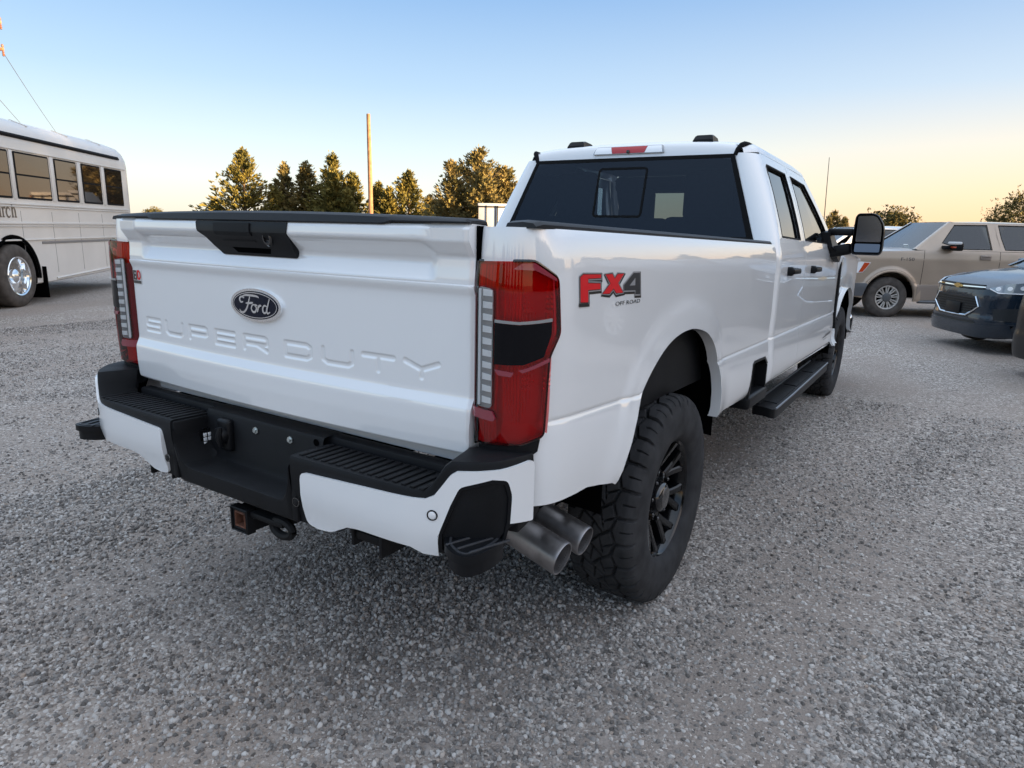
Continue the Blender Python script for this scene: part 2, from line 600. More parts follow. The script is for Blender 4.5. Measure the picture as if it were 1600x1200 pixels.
def tyre_mesh():
    side = [(.098, .238), (.122, .246), (.138, .270), (.1435, .30), (.1455, .33), (.1445, .355), (.141, .377), (.1385, .385), (.137, .394), (.1345, .404), (.130, .4125), (.1245, .4195), (.116, .4255)]
    prof = [(-t, r) for t, r in side]
    tr = np.linspace(-.108, .108, 62)
    prof += [(t, .4335 - .0045 * (abs(t) / .108) ** 2.5) for t in tr]
    prof += [(t, r) for t, r in reversed(side)]
    prof = np.array(prof)
    NP, PER = 26, 34
    n = NP * PER
    pitch = 2 * PI * .432 / NP
    a = (np.arange(n) / PER)
    A, T = np.meshgrid(a % 1.0, prof[:, 0], indexing='xy')
    RR = np.repeat(prof[:, 1][:, None], n, 1)
    X = A * pitch
    segs = []
    def S(p, q, w):
        for k in (-1, 0, 1):
            segs.append((((p[0] + k) * pitch, p[1]), ((q[0] + k) * pitch, q[1]), w))
    for sg, ph in ((1, 0.0), (-1, 0.5)):
        f = lambda aa, tt: (aa + ph, sg * tt)
        S(f(0, .058), f(.5, .076), .0100)
        S(f(.5, .076), f(1, .058), .0100)
        S(f(.5, .076), f(.56, .150), .0130)
        S(f(0.02, .095), f(0.03, .128), .0040)
        S(f(0, .058), f(.30, .012), .0080)
        S(f(.5, .076), f(.72, .030), .0050)
        S(f(.30, .012), f(.62, -.020), .0070)
        S(f(.30, .012), f(.92, .026), .0048)
    D = np.full(A.shape, -1.0)
    for p, q, w in segs:
        d = seg_dist(X, T, p, q)
        D = np.maximum(D, 1 - np.clip((d - (w / 2 - .0008)) / .0018, 0, 1))
    D = np.clip(D, 0, 1)
    # transverse grooves run out over the shoulder and fade on the sidewall
    fade = np.clip((RR - .386) / .022, 0, 1)
    R = RR - D * fade * np.where(np.abs(T) > .112, .011, .0175)
    Tx = T - np.sign(T) * D * fade * np.where(np.abs(T) > .112, .007, 0)
    # raised rib band on the sidewall
    th = 2 * PI * np.arange(n) / n
    V = np.stack([Tx, R * np.cos(th)[None], R * np.sin(th)[None]], -1).reshape(-1, 3)
    m = len(prof)
    i = np.arange(m - 1)[:, None]
    k = np.arange(n)[None]
    k2 = (k + 1) % n
    F = np.stack([i * n + k, i * n + k2, (i + 1) * n + k2, (i + 1) * n + k], -1).reshape(-1, 4)
    me = bpy.data.meshes.new('tyre')
    me.from_pydata([tuple(v) for v in V.tolist()], [], F.tolist())
    me.materials.append(M['rubber'])
    me.polygons.foreach_set('use_smooth', np.ones(len(me.polygons), dtype=bool))
    me.set_sharp_from_angle(angle=R_(40))
    return me

def spoke(rs):
    """rs: list of (r, theta, half width, face x, depth)"""
    V, F = [], []
    for r, th, hw, fx, dp in rs:
        for (dw, dx) in ((-1.0, -dp), (-1.0, -.006), (-.62, 0), (.62, 0), (1.0, -.006), (1.0, -dp)):
            t = th + dw * hw / r
            V.append((fx + dx, r * math.cos(t), r * math.sin(t)))
    for i in range(len(rs) - 1):
        for j in range(5):
            F.append((i * 6 + j, (i + 1) * 6 + j, (i + 1) * 6 + j + 1, i * 6 + j + 1))
        F.append((i * 6 + 5, (i + 1) * 6 + 5, (i + 1) * 6, i * 6))
    return V, F

def make_wheel(parent):
    mb = MB()
    V, F = lathe([(.104, .236), (.112, .243), (.116, .249), (.112, .252), (.104, .250)], 64)
    mb.add(V, F)
    V, F = lathe([(.112, .243), (.098, .234), (.080, .226), (.03, .222), (-.10, .222), (-.125, .245), (-.11, .245)], 64)
    mb.add(V, F)
    for k in range(8):
        th = 2 * PI * (k + .3) / 8
        mb.add(*spoke([(.050, th, .020, .050, .05), (.085, th, .021, .052, .045), (.125, th, .0205, .058, .04), (.150, th, .024, .066, .035)]))
        for sg in (-1, 1):
            mb.add(*spoke([(.125, th + sg * .05, .015, .060, .035), (.165, th + sg * .10, .0165, .074, .032), (.20, th + sg * .155, .0165, .087, .03), (.236, th + sg * .20, .020, .098, .03)]))
    mb.add(*lathe([(.050, .118), (.054, .112), (.054, .070), (.056, .066), (.03, .0)], 40))
    w = mb.build('wheel', M['wheel_black'], parent, sharp=30)
    cap = MB()
    cap.add(*lathe([(.052, .066), (.088, .064), (.098, .058), (.103, .048), (.1035, .046), (.1065, .043), (.108, .030), (.109, .0001)], 40))
    cap.build('hub_cap', M['gloss_black'], w)
    for k in range(8):
        th = 2 * PI * (k + .5) / 8
        V, F = lathe([(.05, .0125), (.066, .0125), (.069, .010), (.084, .0085), (.088, .005), (.089, .0001)], 8)
        V = [(v[0], v[1] + .0925 * math.cos(th), v[2] + .0925 * math.sin(th)) for v in V]
        mk('lug_nut', V, F, M['gloss_black'], w, sharp=25)
    mk('brake_disc', *lathe([(-.02, .20), (.0, .20), (.005, .19), (.005, .09), (-.02, .09)], 40), M['frame_black'], w)
    new_obj('tyre', tyre_me, w)
    return w

tyre_me = tyre_mesh()
YA, YF, ZW, XW = 1.148, 5.617, .418, .854
w0 = make_wheel(truck)
w0.location = (XW, YA, ZW)
w0.rotation_euler = (R_(13), 0, 0)
for (x, y, rz, rx) in ((-XW, YA, PI, 40), (XW, YF, 0, 77), (-XW, YF, PI, 115)):
    w = copy_tree(w0, truck)
    w.location = (x, y, ZW)
    w.rotation_euler = (R_(rx), 0, rz)

# ---- bed side
ARCH = [(.500, .68), (.511, .693), (.586, .804), (.68, .954), (.808, 1.051), (.943, 1.106), (1.104, 1.126), (1.24, 1.115), (1.36, 1.085), (1.46, 1.03), (1.53, .955), (1.575, .87), (1.60, .77), (1.608, .68)]
FARCH = [(5.095, .66), (5.115, .745), (5.16, .86), (5.235, .97), (5.335, 1.05), (5.46, 1.10), (5.60, 1.12), (5.74, 1.115), (5.87, 1.08), (5.98, 1.01), (6.06, .92), (6.115, .81), (6.15, .68)]
def smooth_arch(A):
    c = Curve2(A, 6)
    return c.Q
AQ, FQ = smooth_arch(ARCH), smooth_arch(FARCH)
def pdist(Q, y, z):
    a, b = Q[:-1], Q[1:]
    d = b - a
    L = (d * d).sum(1) + 1e-12
    t = np.clip(((y - a[:, 0]) * d[:, 0] + (z - a[:, 1]) * d[:, 1]) / L, 0, 1)
    return float(np.min(np.hypot(y - a[:, 0] - t * d[:, 0], z - a[:, 1] - t * d[:, 1])))
PZ = [.64, .66, .675, .69, .72, .80, .88, .928, .938, .943, .949, .975, 1.1, 1.25, 1.345, 1.37, 1.40, 1.43, 1.45, 1.464, 1.49]
PO = [-.03, -.018, -.004, .004, .010, .0125, .0085, .0020, -.0005, -.0052, -.0012, 0, .002, .0012, .0005, .0, -.0026, -.0085, -.0145, -.0215, -.045]
def crease_dz(y):
    return .027 * (1 - max(0, y) / .73) if y < .73 else 0.0
def crease_w(z):
    return sstep(.80, .90, z) * (1 - sstep(1.0, 1.12, z))
def side_off(y, z):
    o = interp(z - crease_dz(y) * crease_w(z), PZ, PO)
    for Q, c in ((AQ, 1.06), (FQ, 5.62)):
        if abs(y - c) < .85:
            d = pdist(Q, y, z)
            o += .009 * (1 - sstep(.055, .125, d)) + .005 * (1 - sstep(0, .05, d))
    return o
def bottom_rear(y):
    if y < .040:
        return .905
    if AQ[0, 0] < y < AQ[-1, 0]:
        return interp(y, AQ[:, 0], AQ[:, 1])
    return interp(y, [.040, .044, .232, .301, .386, .50, 1.608, 1.79, 2.175, 2.205, 2.47, 2.545], [.905, .740, .731, .729, .711, .688, .68, .685, .672, .845, .845, .80])
BEDP = Curve2([(.814, .050), (.816, .022), (.836, .012), (.872, .010), (.912, .015), (.948, .034), (.977, .066), (.991, .110), (.999, .18), (1.0, .3), (1.0, .6), (1.0, 2.545)], 10)

def shell(cols, levels, bottom, top, pfn, ret=.02, arch_ret=None):
    """columns x levels panel with a free bottom edge; pfn(c, z, inset) gives the point; returns V, F"""
    V, F = [], []
    nb = len(cols)
    rows = []
    for c in cols:
        b, t = bottom(c), top(c)
        zs = [min(max(z, b), t) for z in (levels(c) if callable(levels) else levels)]
        zs[0] = b
        zs[-1] = t
        rows.append(zs)
    nl = len(rows[0])
    for c, zs in zip(cols, rows):
        for z in zs:
            V.append(pfn(c, z, 0))
    for i in range(nb - 1):
        for j in range(nl - 1):
            q = [i * nl + j, (i + 1) * nl + j, (i + 1) * nl + j + 1, i * nl + j + 1]
            z0 = rows[i][j + 1] - rows[i][j]
            z1 = rows[i + 1][j + 1] - rows[i + 1][j]
            if z0 < 1e-6 and z1 < 1e-6:
                continue
            if z0 < 1e-6:
                F.append((q[0], q[1], q[2]))
            elif z1 < 1e-6:
                F.append((q[0], q[1], q[3]))
            else:
                F.append(tuple(q))
    # returns along bottom, top and both ends
    def strip(idx, pts):
        n = len(V)
        for p in pts:
            V.append(p)
        for k in range(len(idx) - 1):
            F.append((idx[k + 1], idx[k], n + k, n + k + 1))
    lowest = []
    for i in range(nb):
        j = max(k for k in range(nl) if rows[i][k] <= rows[i][0] + 1e-6)
        lowest.append(i * nl + j)
    rr = [(arch_ret(c) if arch_ret else ret) for c in cols]
    strip(lowest, [pfn(c, zs[0], r) for c, zs, r in zip(cols, rows, rr)])
    strip([i * nl + nl - 1 for i in range(nb)][::-1], [pfn(c, zs[-1], ret) for c, zs in zip(cols, rows)][::-1])
    strip([j for j in range(nl)][::-1], [pfn(cols[0], z, ret) for z in rows[0]][::-1])
    strip([(nb - 1) * nl + j for j in range(nl)], [pfn(cols[-1], z, ret) for z in rows[-1]])
    # weld
    bm = bmesh.new()
    bv = [bm.verts.new(v) for v in V]
    for f in F:
        try:
            bm.faces.new([bv[i] for i in f])
        except Exception:
            pass
    bmesh.ops.remove_doubles(bm, verts=bm.verts, dist=1e-5)
    return bm_out(bm)

def bed_pt(s, z, inset):
    x, y = BEDP.at(s)
    nx, ny = BEDP.nrm(s)
    w = sstep(.03, .13, y) if s > .15 else 0
    o = side_off(max(y, 0), z) * (w + (1 - w) * .25) - inset
    return (x + nx * o, y + ny * o, z)
s0 = BEDP.s_of(y=.14)
s030 = BEDP.s_of(y=.0301)
cols = frange(0, s0, 34)
cols += [s for s in (BEDP.s_of(y=q) for q in (.1801, .23, .28, .33, .386, .44, .48, .497))]
cols += [BEDP.s_of(y=.999) + (q - .999) for q in list(AQ[:, 0]) + [1.63, 1.68, 1.73, 1.79, 1.86, 1.95, 2.05, 2.12, 2.17, 2.178, 2.190, 2.205, 2.215, 2.3, 2.4, 2.47, 2.51, 2.545] if q > .5]
# exact arc length for straight part
def s_y(y):
    return float(np.interp(y, BEDP.Q[60:, 1], BEDP.S[60:]))
cols = sorted(set([round(float(c), 5) for c in BEDP.S[BEDP.S <= s0][::1]] + [round(s_y(q), 5) for q in [.16, .2, .24, .28, .301, .34, .386, .43, .47] + list(AQ[:, 0]) + [1.63, 1.68, 1.73, 1.79, 1.86, 1.95, 2.05, 2.12, 2.17, 2.178, 2.190, 2.205, 2.215, 2.3, 2.4, 2.47, 2.51, 2.545]]))
ZL = [.66, .68, .70, .73, .77, .81, .85, .89, .915, .928, .936, .941, .945, .950, .957, .965, .972, .98, 1.0, 1.02, 1.04, 1.06, 1.08, 1.10, 1.12, 1.14, 1.17, 1.2, 1.23, 1.26, 1.3, 1.34, 1.358, 1.366, 1.374, 1.387, 1.40, 1.415, 1.43, 1.44, 1.452, 1.460, 1.464]
def bed_bottom(s):
    return bottom_rear(BEDP.at(s)[1]) if s > .1 else .905
def aret(s):
    y = BEDP.at(s)[1]
    return .045 if .5 < y < 1.61 and s > .1 else .02
def bed_levels(s):
    y = BEDP.at(s)[1] if s > .1 else 0
    d = crease_dz(y)
    return [z + d * sstep(.80, .90, z) * (1 - sstep(1.0, 1.12, z)) for z in ZL]
VF_bed = shell(cols, bed_levels, bed_bottom, lambda s: 1.464, bed_pt, .02, aret)
bed_sides = []
for mir in (False, True):
    bed_sides.append(MB().add(*VF_bed, mirror=mir).build('bed_side', M['white'], truck, RK, 32))

# black arch liner, inner bed walls, bed floor
def arch_liner(Q, name, parent, x_in=.50):
    V, F = [], []
    n = len(Q)
    cy, cz = Q[:, 0].mean(), .7
    for i, (y, z) in enumerate(Q):
        g = 1.0
        oy, oz = (y - cy) * 1.06 + cy, z + .03
        if i in (0, n - 1):
            oz = z - .10
        V += [(.985, oy, oz), (.93, oy, oz + .005), (x_in, oy, oz + .02)]
    for i in range(n - 1):
        for j in range(2):
            F.append((i * 3 + j, i * 3 + j + 1, (i + 1) * 3 + j + 1, (i + 1) * 3 + j))
    k = len(V)
    V += [(x_in, Q[0, 0], .3), (x_in, Q[-1, 0], .3)]
    F.append(tuple([i * 3 + 2 for i in range(n)] + [k + 1, k]))
    for mir in (False, True):
        MB().add(V, F, mirror=mir).build(name, M['dark'], parent, RK, 50)
arch_liner(AQ, 'wheel_arch_liner', truck)
arch_liner(FQ, 'wheel_arch_liner', truck)
mb = MB()
mb.add(*box((0, 1.30, .86), (1.60, 2.46, .03), .005))
mb.add(*box((0, 2.50, 1.15), (1.84, .04, .58), .008))
for s in (-1, 1):
    mb.add(*box((s * .90, 1.28, 1.14), (.04, 2.44, .60), .006))
mb.build('bed_floor', M['black_plastic'], truck, RK)
mb = MB()
for s in (-1, 1):
    mb.add(*box((s * .42, 2.9, .60), (.09, 5.6, .16), .01))
mb.add(*box((0, 3.3, .74), (1.5, 6.0, .06), .02))  # plate added under the body to block light
mb.add(*tube([(-.72, YA, ZW + .0), (.72, YA, ZW)], .055, 12))
mb.add(*tube([(-.72, YF, ZW), (.72, YF, ZW)], .055, 12))

V, F = lathe([(-.16, .05), (-.1, .13), (0, .17), (.1, .13), (.16, .05)], 16)
mb.add([(v[0], v[1] + YA, v[2] + ZW) for v in V], F)
mb.add(*tube([(0, YA + .1, ZW), (0, 3.4, .58)], .05, 10))
mb.build('chassis_frame', M['frame_black'], truck, RK)

# bed rail caps
V, F = [], []
for y in (0.035, .06, .5, 1.0, 1.5, 2.0, 2.5, 2.54):
    e = .006 if y in (0.035, 2.54) else 0
    V += [(.972 - e, y, 1.462), (.974 - e, y, 1.472 - e), (.966 - e, y, 1.480 - e), (.93, y, 1.483 - e), (.885, y, 1.480 - e), (.878, y, 1.46)]
n = len(V) // 6
F = [(i * 6 + j, (i + 1) * 6 + j, (i + 1) * 6 + j + 1, i * 6 + j + 1) for i in range(n - 1) for j in range(5)]
F += [tuple(range(6))[::-1], tuple(range((n - 1) * 6, n * 6))]
F = [tuple(reversed(f)) for f in F]
for mir in (False, True):
    MB().add(V, [tuple(reversed(f)) for f in F], mirror=mir).build('bed_rail_cap', M['cap_plastic'], truck, RK, 40)

# ---- tailgate
TGZ = [.855, .862, .868, .885, .93, .98, .990, 1.016, 1.024, 1.15, 1.278, 1.288, 1.306, 1.3125, 1.3165, 1.321, 1.330, 1.358, 1.366, 1.376, 1.384, 1.42, 1.428, 1.436, 1.456, 1.464, 1.469]
TGO = [.020, .006, .001, .000, -.003, -.003, -.001, .011, .0125, .0125, .0125, .011, .0035, .002, .006, .004,   .009, .022, .026, .026, .022, -.016, -.024, -.0245, -.0225, -.018, -.006]
def tg_y(x, z):
    e = sstep(.66, .705, abs(x))
    o = interp(z, TGZ, TGO)
    if z > 1.316:
        o2 = interp(z, [1.316, 1.33, 1.36, 1.385, 1.395, 1.425, 1.456, 1.469], [.006, .006, .009, .010, .002, -.018, -.018, -.006])
        o = o * (1 - e) + o2 * e
    edge = sstep(.795, .809, abs(x))
    return o - .010 - .030 * (1 - (x / .8) ** 2) + .007 * edge
LET = {'S': [[(1, 1), (.06, 1), (0, .94), (0, .56), (.06, .5), (.94, .5), (1, .44), (1, .06), (.94, 0), (0, 0)]],
       'U': [[(0, 1), (0, .2), (.14, 0), (.86, 0), (1, .2), (1, 1)]],
       'P': [[(0, 0), (0, 1), (.9, 1), (1, .9), (1, .5), (.9, .4), (0, .4)]],
       'E': [[(1, 1), (0, 1), (0, 0), (1, 0)], [(0, .5), (.96, .5)]],
       'R': [[(0, 0), (0, 1), (.9, 1), (1, .9), (1, .52), (.9, .42), (0, .42)], [(.55, .42), (1, 0)]],
       'D': [[(0, 0), (0, 1), (.84, 1), (1, .8), (1, .2), (.84, 0), (0, 0)]],
       'T': [[(0, 1), (1, 1)], [(.5, 1), (.5, 0)]],
       'Y': [[(0, 1), (.5, .52), (1, 1)], [(.5, .52), (.5, 0)]]}
LX = [('S', -.728, -.618), ('U', -.585, -.462), ('P', -.428, -.308), ('E', -.270, -.150), ('R', -.110, .018), ('D', .094, .222), ('U', .262, .394), ('T', .424, .550), ('Y', .578, .704)]
nx = 640
US = np.linspace(-1, 1, nx)
zs = np.array(sorted(set([round(z, 4) for z in list(np.linspace(1.036, 1.116, 32)) + list(np.linspace(.862, 1.03, 26)) + list(np.linspace(1.122, 1.28, 10)) + list(np.linspace(1.283, 1.469, 44)) + [.865, .870, .985, .988, .992, 1.0165, 1.0145, 1.3165, 1.3145, 1.3185]])))
def tg_hw(z):
    if z < .892:
        q = (.892 - z) / .03
        return .803 - .03 * (1 - math.sqrt(max(0, 1 - q * q)))
    return .803 + .006 * sstep(.892, 1.05, z)
X = np.array([[u * tg_hw(z) for z in zs] for u in US])
Z = np.repeat(zs[None], nx, 0)
Dm = np.full(X.shape, 9.0)
for ch, x0, x1 in LX:
    for pl in LET[ch]:
        for a, b in zip(pl[:-1], pl[1:]):
            hw = .0068
            f = lambda p: (x0 + hw + p[0] * (x1 - x0 - 2 * hw), 1.049 + hw + p[1] * (.055 - 2 * hw))
            Dm = np.minimum(Dm, seg_dist(X, Z, f(a), f(b)))
dep = .0034 * (1 - np.clip((Dm - .0045) / .0042, 0, 1))
Y = np.array([[tg_y(X[i, j], zs[j]) for j in range(len(zs))] for i in range(nx)]) + dep
V = np.stack([X, Y, Z], -1).reshape(-1, 3).tolist()
nz = len(zs)
F = grid_faces(nx, nz)
per = [i * nz for i in range(nx)] + [(nx - 1) * nz + j for j in range(1, nz)] + [i * nz + nz - 1 for i in range(nx - 2, -1, -1)] + [j for j in range(nz - 2, 0, -1)]
n0 = len(V)
for p in per:
    V.append([V[p][0], .055, V[p][2]])
for k in range(len(per)):
    k2 = (k + 1) % len(per)
    F.append((per[k2], per[k], n0 + k, n0 + k2))
F.append(tuple(n0 + k for k in range(len(per))))
tailgate = mk('tailgate', V, F, M['white'], truck, RK, 40)
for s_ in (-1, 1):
    mk('gate_gap_shade', *box((s_ * .8125, .026, 1.18), (.005, .034, .57), .001), M['dark'], tailgate, RK)  # black strip standing in for the shade inside the gate gap

def TG(x, z, off):
    return (x, tg_y(x, z) - off, z)
# black cap on the gate top
V, F = [], []
for x in [-.809, -.80, -.72, -.60, -.575, -.545, -.535, -.40, -.2, 0, .2, .40, .535, .545, .575, .60, .72, .80, .809]:
    t = 1.4825 + .0135 * (1 - (x / .8) ** 2)
    bz = 1.4625 + .0065 * sstep(.545, .575, abs(x))
    yb = tg_y(x, 1.456) - .004
    e = .004 if abs(x) > .805 else 0
    V += [(x, yb + e + .004, bz), (x, yb + e, bz + .004), (x, yb + .004 + e, t - .008 - e), (x, yb + .014, t - .002 - e), (x, yb + .05, t - e), (x, .055, t - .002 - e), (x, .060, 1.466)]
n = len(V) // 7
F = [(i * 7 + j + 1, i * 7 + j, (i + 1) * 7 + j, (i + 1) * 7 + j + 1) for i in range(n - 1) for j in range(6)]
F = [tuple(reversed(f)) for f in F]
F += [tuple(range(7)), tuple(range((n - 1) * 7, n * 7))[::-1]]
F = [tuple(reversed(f)) for f in F]
mk('gate_cap', V, F, M['cap_plastic'], tailgate, RK, 35)
# handle plate with recessed lever and camera
hp = round_poly([(-.268, 1.4618), (-.262, 1.432), (-.190, 1.3575), (.168, 1.3575), (.182, 1.4618)], .006)
xs = frange(-.26, .24, 26)
def HS(x, z, off):
    # blacked plate is a little flatter than the painted undercut
    y = min(tg_y(x, z), interp(z, [1.3575, 1.366, 1.385, 1.43, 1.462], [.012, .008, -.004, -.026, -.026]) - .030 * (1 - (x / .8) ** 2))
    return (x, y - off, z)
hd = MB().add(*patch([hp], HS, xs, [1.366, 1.376, 1.386, 1.40, 1.415, 1.43, 1.445], .004, -.02, .004, .003)).build('tailgate_handle', M['black_smooth'], tailgate, RK, 30)
# lift lever and camera are part of the same moulding
mb = MB()
mb.add(*patch([round_poly([(-.165, 1.457), (-.165, 1.418), (.015, 1.418), (.015, 1.457)], .004)], HS, xs, [1.43, 1.445], .0075, 0, .003, .002))
mb.add(*patch([[(-.15, 1.405), (-.15, 1.400), (.015, 1.400), (.015, 1.405)]], HS, xs, [], .006, 0))
for px in (-.045,):
    mb.add(*lathe([(0, .006)], 4))
mb.V, mb.F, mb.mi = mb.V[:-4], mb.F, mb.mi
mb.build('handle_lever', M['black_plastic'], tailgate, RK, 30)
mk('handle_slot', *patch([[(-.12, 1.382), (-.105, 1.366), (.055, 1.366), (.07, 1.382)]], HS, xs, [], .0046, 0), M['dark'], tailgate, RK)
V, F = lathe([(0, .021), (.012, .021), (.016, .018), (.016, .013), (.010, .012), (.008, .0001)], 24, 'y')
y = HS(.078, 1.413, 0)[1]
mk('rear_camera', [(v[0] + .078, y + .006 - v[1] - (v[2]) * .25, v[2] * 1.15 + 1.413) for v in V], [tuple(reversed(f)) for f in F], M['gloss_black'], tailgate, RK, 30)
# oval emblem
def ell(a, b, n=40):
    return [(a * math.cos(2 * PI * i / n), b * math.sin(2 * PI * i / n)) for i in range(n)]
EX, EZ = -.022, 1.203
def EM(u, v, off):
    return TG(EX + u, EZ + v, off)
em = mk('emblem', *patch([ell(.125, .053)], EM, frange(-.12, .12, 13), [0], .010, -.004, .006, .006), M['chrome'], tailgate, RK, 40)
mk('emblem_ring', *patch([ell(.112, .0445)], EM, frange(-.1, .1, 11), [0], .0115, .009, .002, .001), M['emblem_blue'], tailgate, RK, 40)
scr = [[(-.052, .020), (-.066, .024), (-.076, .016), (-.070, .006), (-.058, .008)], [(-.066, .023), (-.045, .030), (-.015, .031), (.012, .030), (.024, .026)], [(-.020, .031), (-.028, .012), (-.040, -.012), (-.056, -.026), (-.072, -.026), (-.078, -.018)], [(-.044, .004), (-.020, .006), (-.006, .008)],
       [(.002, .002), (-.010, .000), (-.016, -.012), (-.008, -.022), (.004, -.020), (.010, -.008), (.002, .002), (.016, .000)], [(.022, .002), (.018, -.010), (.014, -.021)], [(.019, -.008), (.028, .001), (.036, .000)], [(.064, .000), (.052, .003), (.043, -.006), (.044, -.018), (.054, -.021), (.062, -.012)], [(.078, .026), (.070, .008), (.062, -.012), (.066, -.021), (.078, -.016)]]
mb = MB()
for k, p in enumerate(scr):
    c2 = Curve2(p, 4)
    ww = [.0035 + .0035 * math.sin(PI * i / (len(c2.Q) - 1)) for i in range(len(c2.Q))]
    V, F = stroke(c2.Q.tolist(), ww)
    V = [EM(v[0] * .98, v[1] * .98, .0118 + .0002 * k) for v in V]
    mb.add(V, F)
mb.build('emblem_script', M['chrome'], tailgate, RK, smooth=False)
mb = MB()
for i in range(2):
    E1, E2 = ell(.108, .041), ell(.1055, .0385)
V = [EM(u, v, .0119) for u, v in E1] + [EM(u, v, .0119) for u, v in E2]
F = [(i, (i + 1) % 40, 40 + (i + 1) % 40, 40 + i) for i in range(40)]
mk('emblem_line', V, F, M['chrome'], tailgate, RK, smooth=False)
# small sticker
BX, BZ = -.762, 1.250
V = [TG(BX + u, BZ + v, .0012) for u, v in ((-.031, -.027), (.031, -.027), (.031, .027), (-.031, .027))]
stk = mk('sticker', V, [(0, 1, 2, 3)], M['paper'], tailgate, RK, smooth=False)
def sticker_letter(pl, x0, w, z0, h, m, sw=.0075):
    mb = MB()
    for k, p in enumerate(pl):
        P = [(x0 + q[0] * w, z0 + q[1] * h) for q in p]
        V, F = stroke(P, sw)
        mb.add([TG(BX + v[0], BZ + v[1], .0026 + .0002 * k) for v in V], F)
    mb.build('sticker_letter', m, tailgate, RK, smooth=False)
sticker_letter([[(0, -.12), (0, 1.12)], [(0, 1), (1, 1), (1, .5), (0, .5)], [(1, .5), (1, 0), (0, 0)]], -.023, .018, -.007, .028, M['decal_black'], .0085)
sticker_letter([[(0, -.12), (0, 1.12)], [(0, 1), (.7, 1), (1, .75), (1, .25), (.7, 0), (0, 0)]], .006, .018, -.006, .028, M['decal_red'], .0085)
V = [TG(BX + u, BZ + v, .0026) for u, v in ((-.029, -.024), (.029, -.024), (.029, -.013), (-.029, -.013))]
mk('sticker_bar', V, [(0, 1, 2, 3)], M['decal_black'], tailgate, RK, smooth=False)

# ---- tail lights (surface wraps round the corner)
TLC = Curve2([(.8145, .055), (.817, .012), (.846, .000), (.882, -.005), (.920, -.003), (.954, .012), (.982, .044), (1.001, .088), (1.006, .14)], 12)
def TL(s, z, off):
    x, y = TLC.at(s)
    nx, ny = TLC.nrm(s)
    # mid-height waist: the lamp bulges a little between top and bottom
    o = off + .004 * sstep(.92, 1.0, z) * (1 - sstep(1.32, 1.38, z))
    return (x + nx * o, y + ny * o, z)
def sx(x):
    i = int(np.argmin(np.abs(TLC.Q[:, 0] - x) + 10 * (TLC.S < .03)))
    return float(TLC.S[i])
def sy(y):
    i = int(np.argmin(np.abs(TLC.Q[:, 1] - y) + 10 * (TLC.S < .14)))
    return float(TLC.S[i])
s_in = .030
outline = round_poly([(s_in, 1.378), (sy(.03), 1.384), (sy(.088), 1.345), (sy(.100), 1.205), (sy(.070), 1.145), (sy(.060), .938), (sx(.955), .918), (sx(.85), .906), (s_in, .902)], .012)
ledx_e = sx(.885)
scut = frange(.04, TLC.L - .002, 26)
zc = frange(.92, 1.37, 12)
def tl_piece(name, polys, m, o1, o0, bev, drop, parent, mir, cv=None):
    V, F = patch(polys, TL, scut, zc if cv is None else cv, o1, o0, bev, drop)
    return MB().add(V, F, mirror=mir).build(name, m, parent, RK, 32)
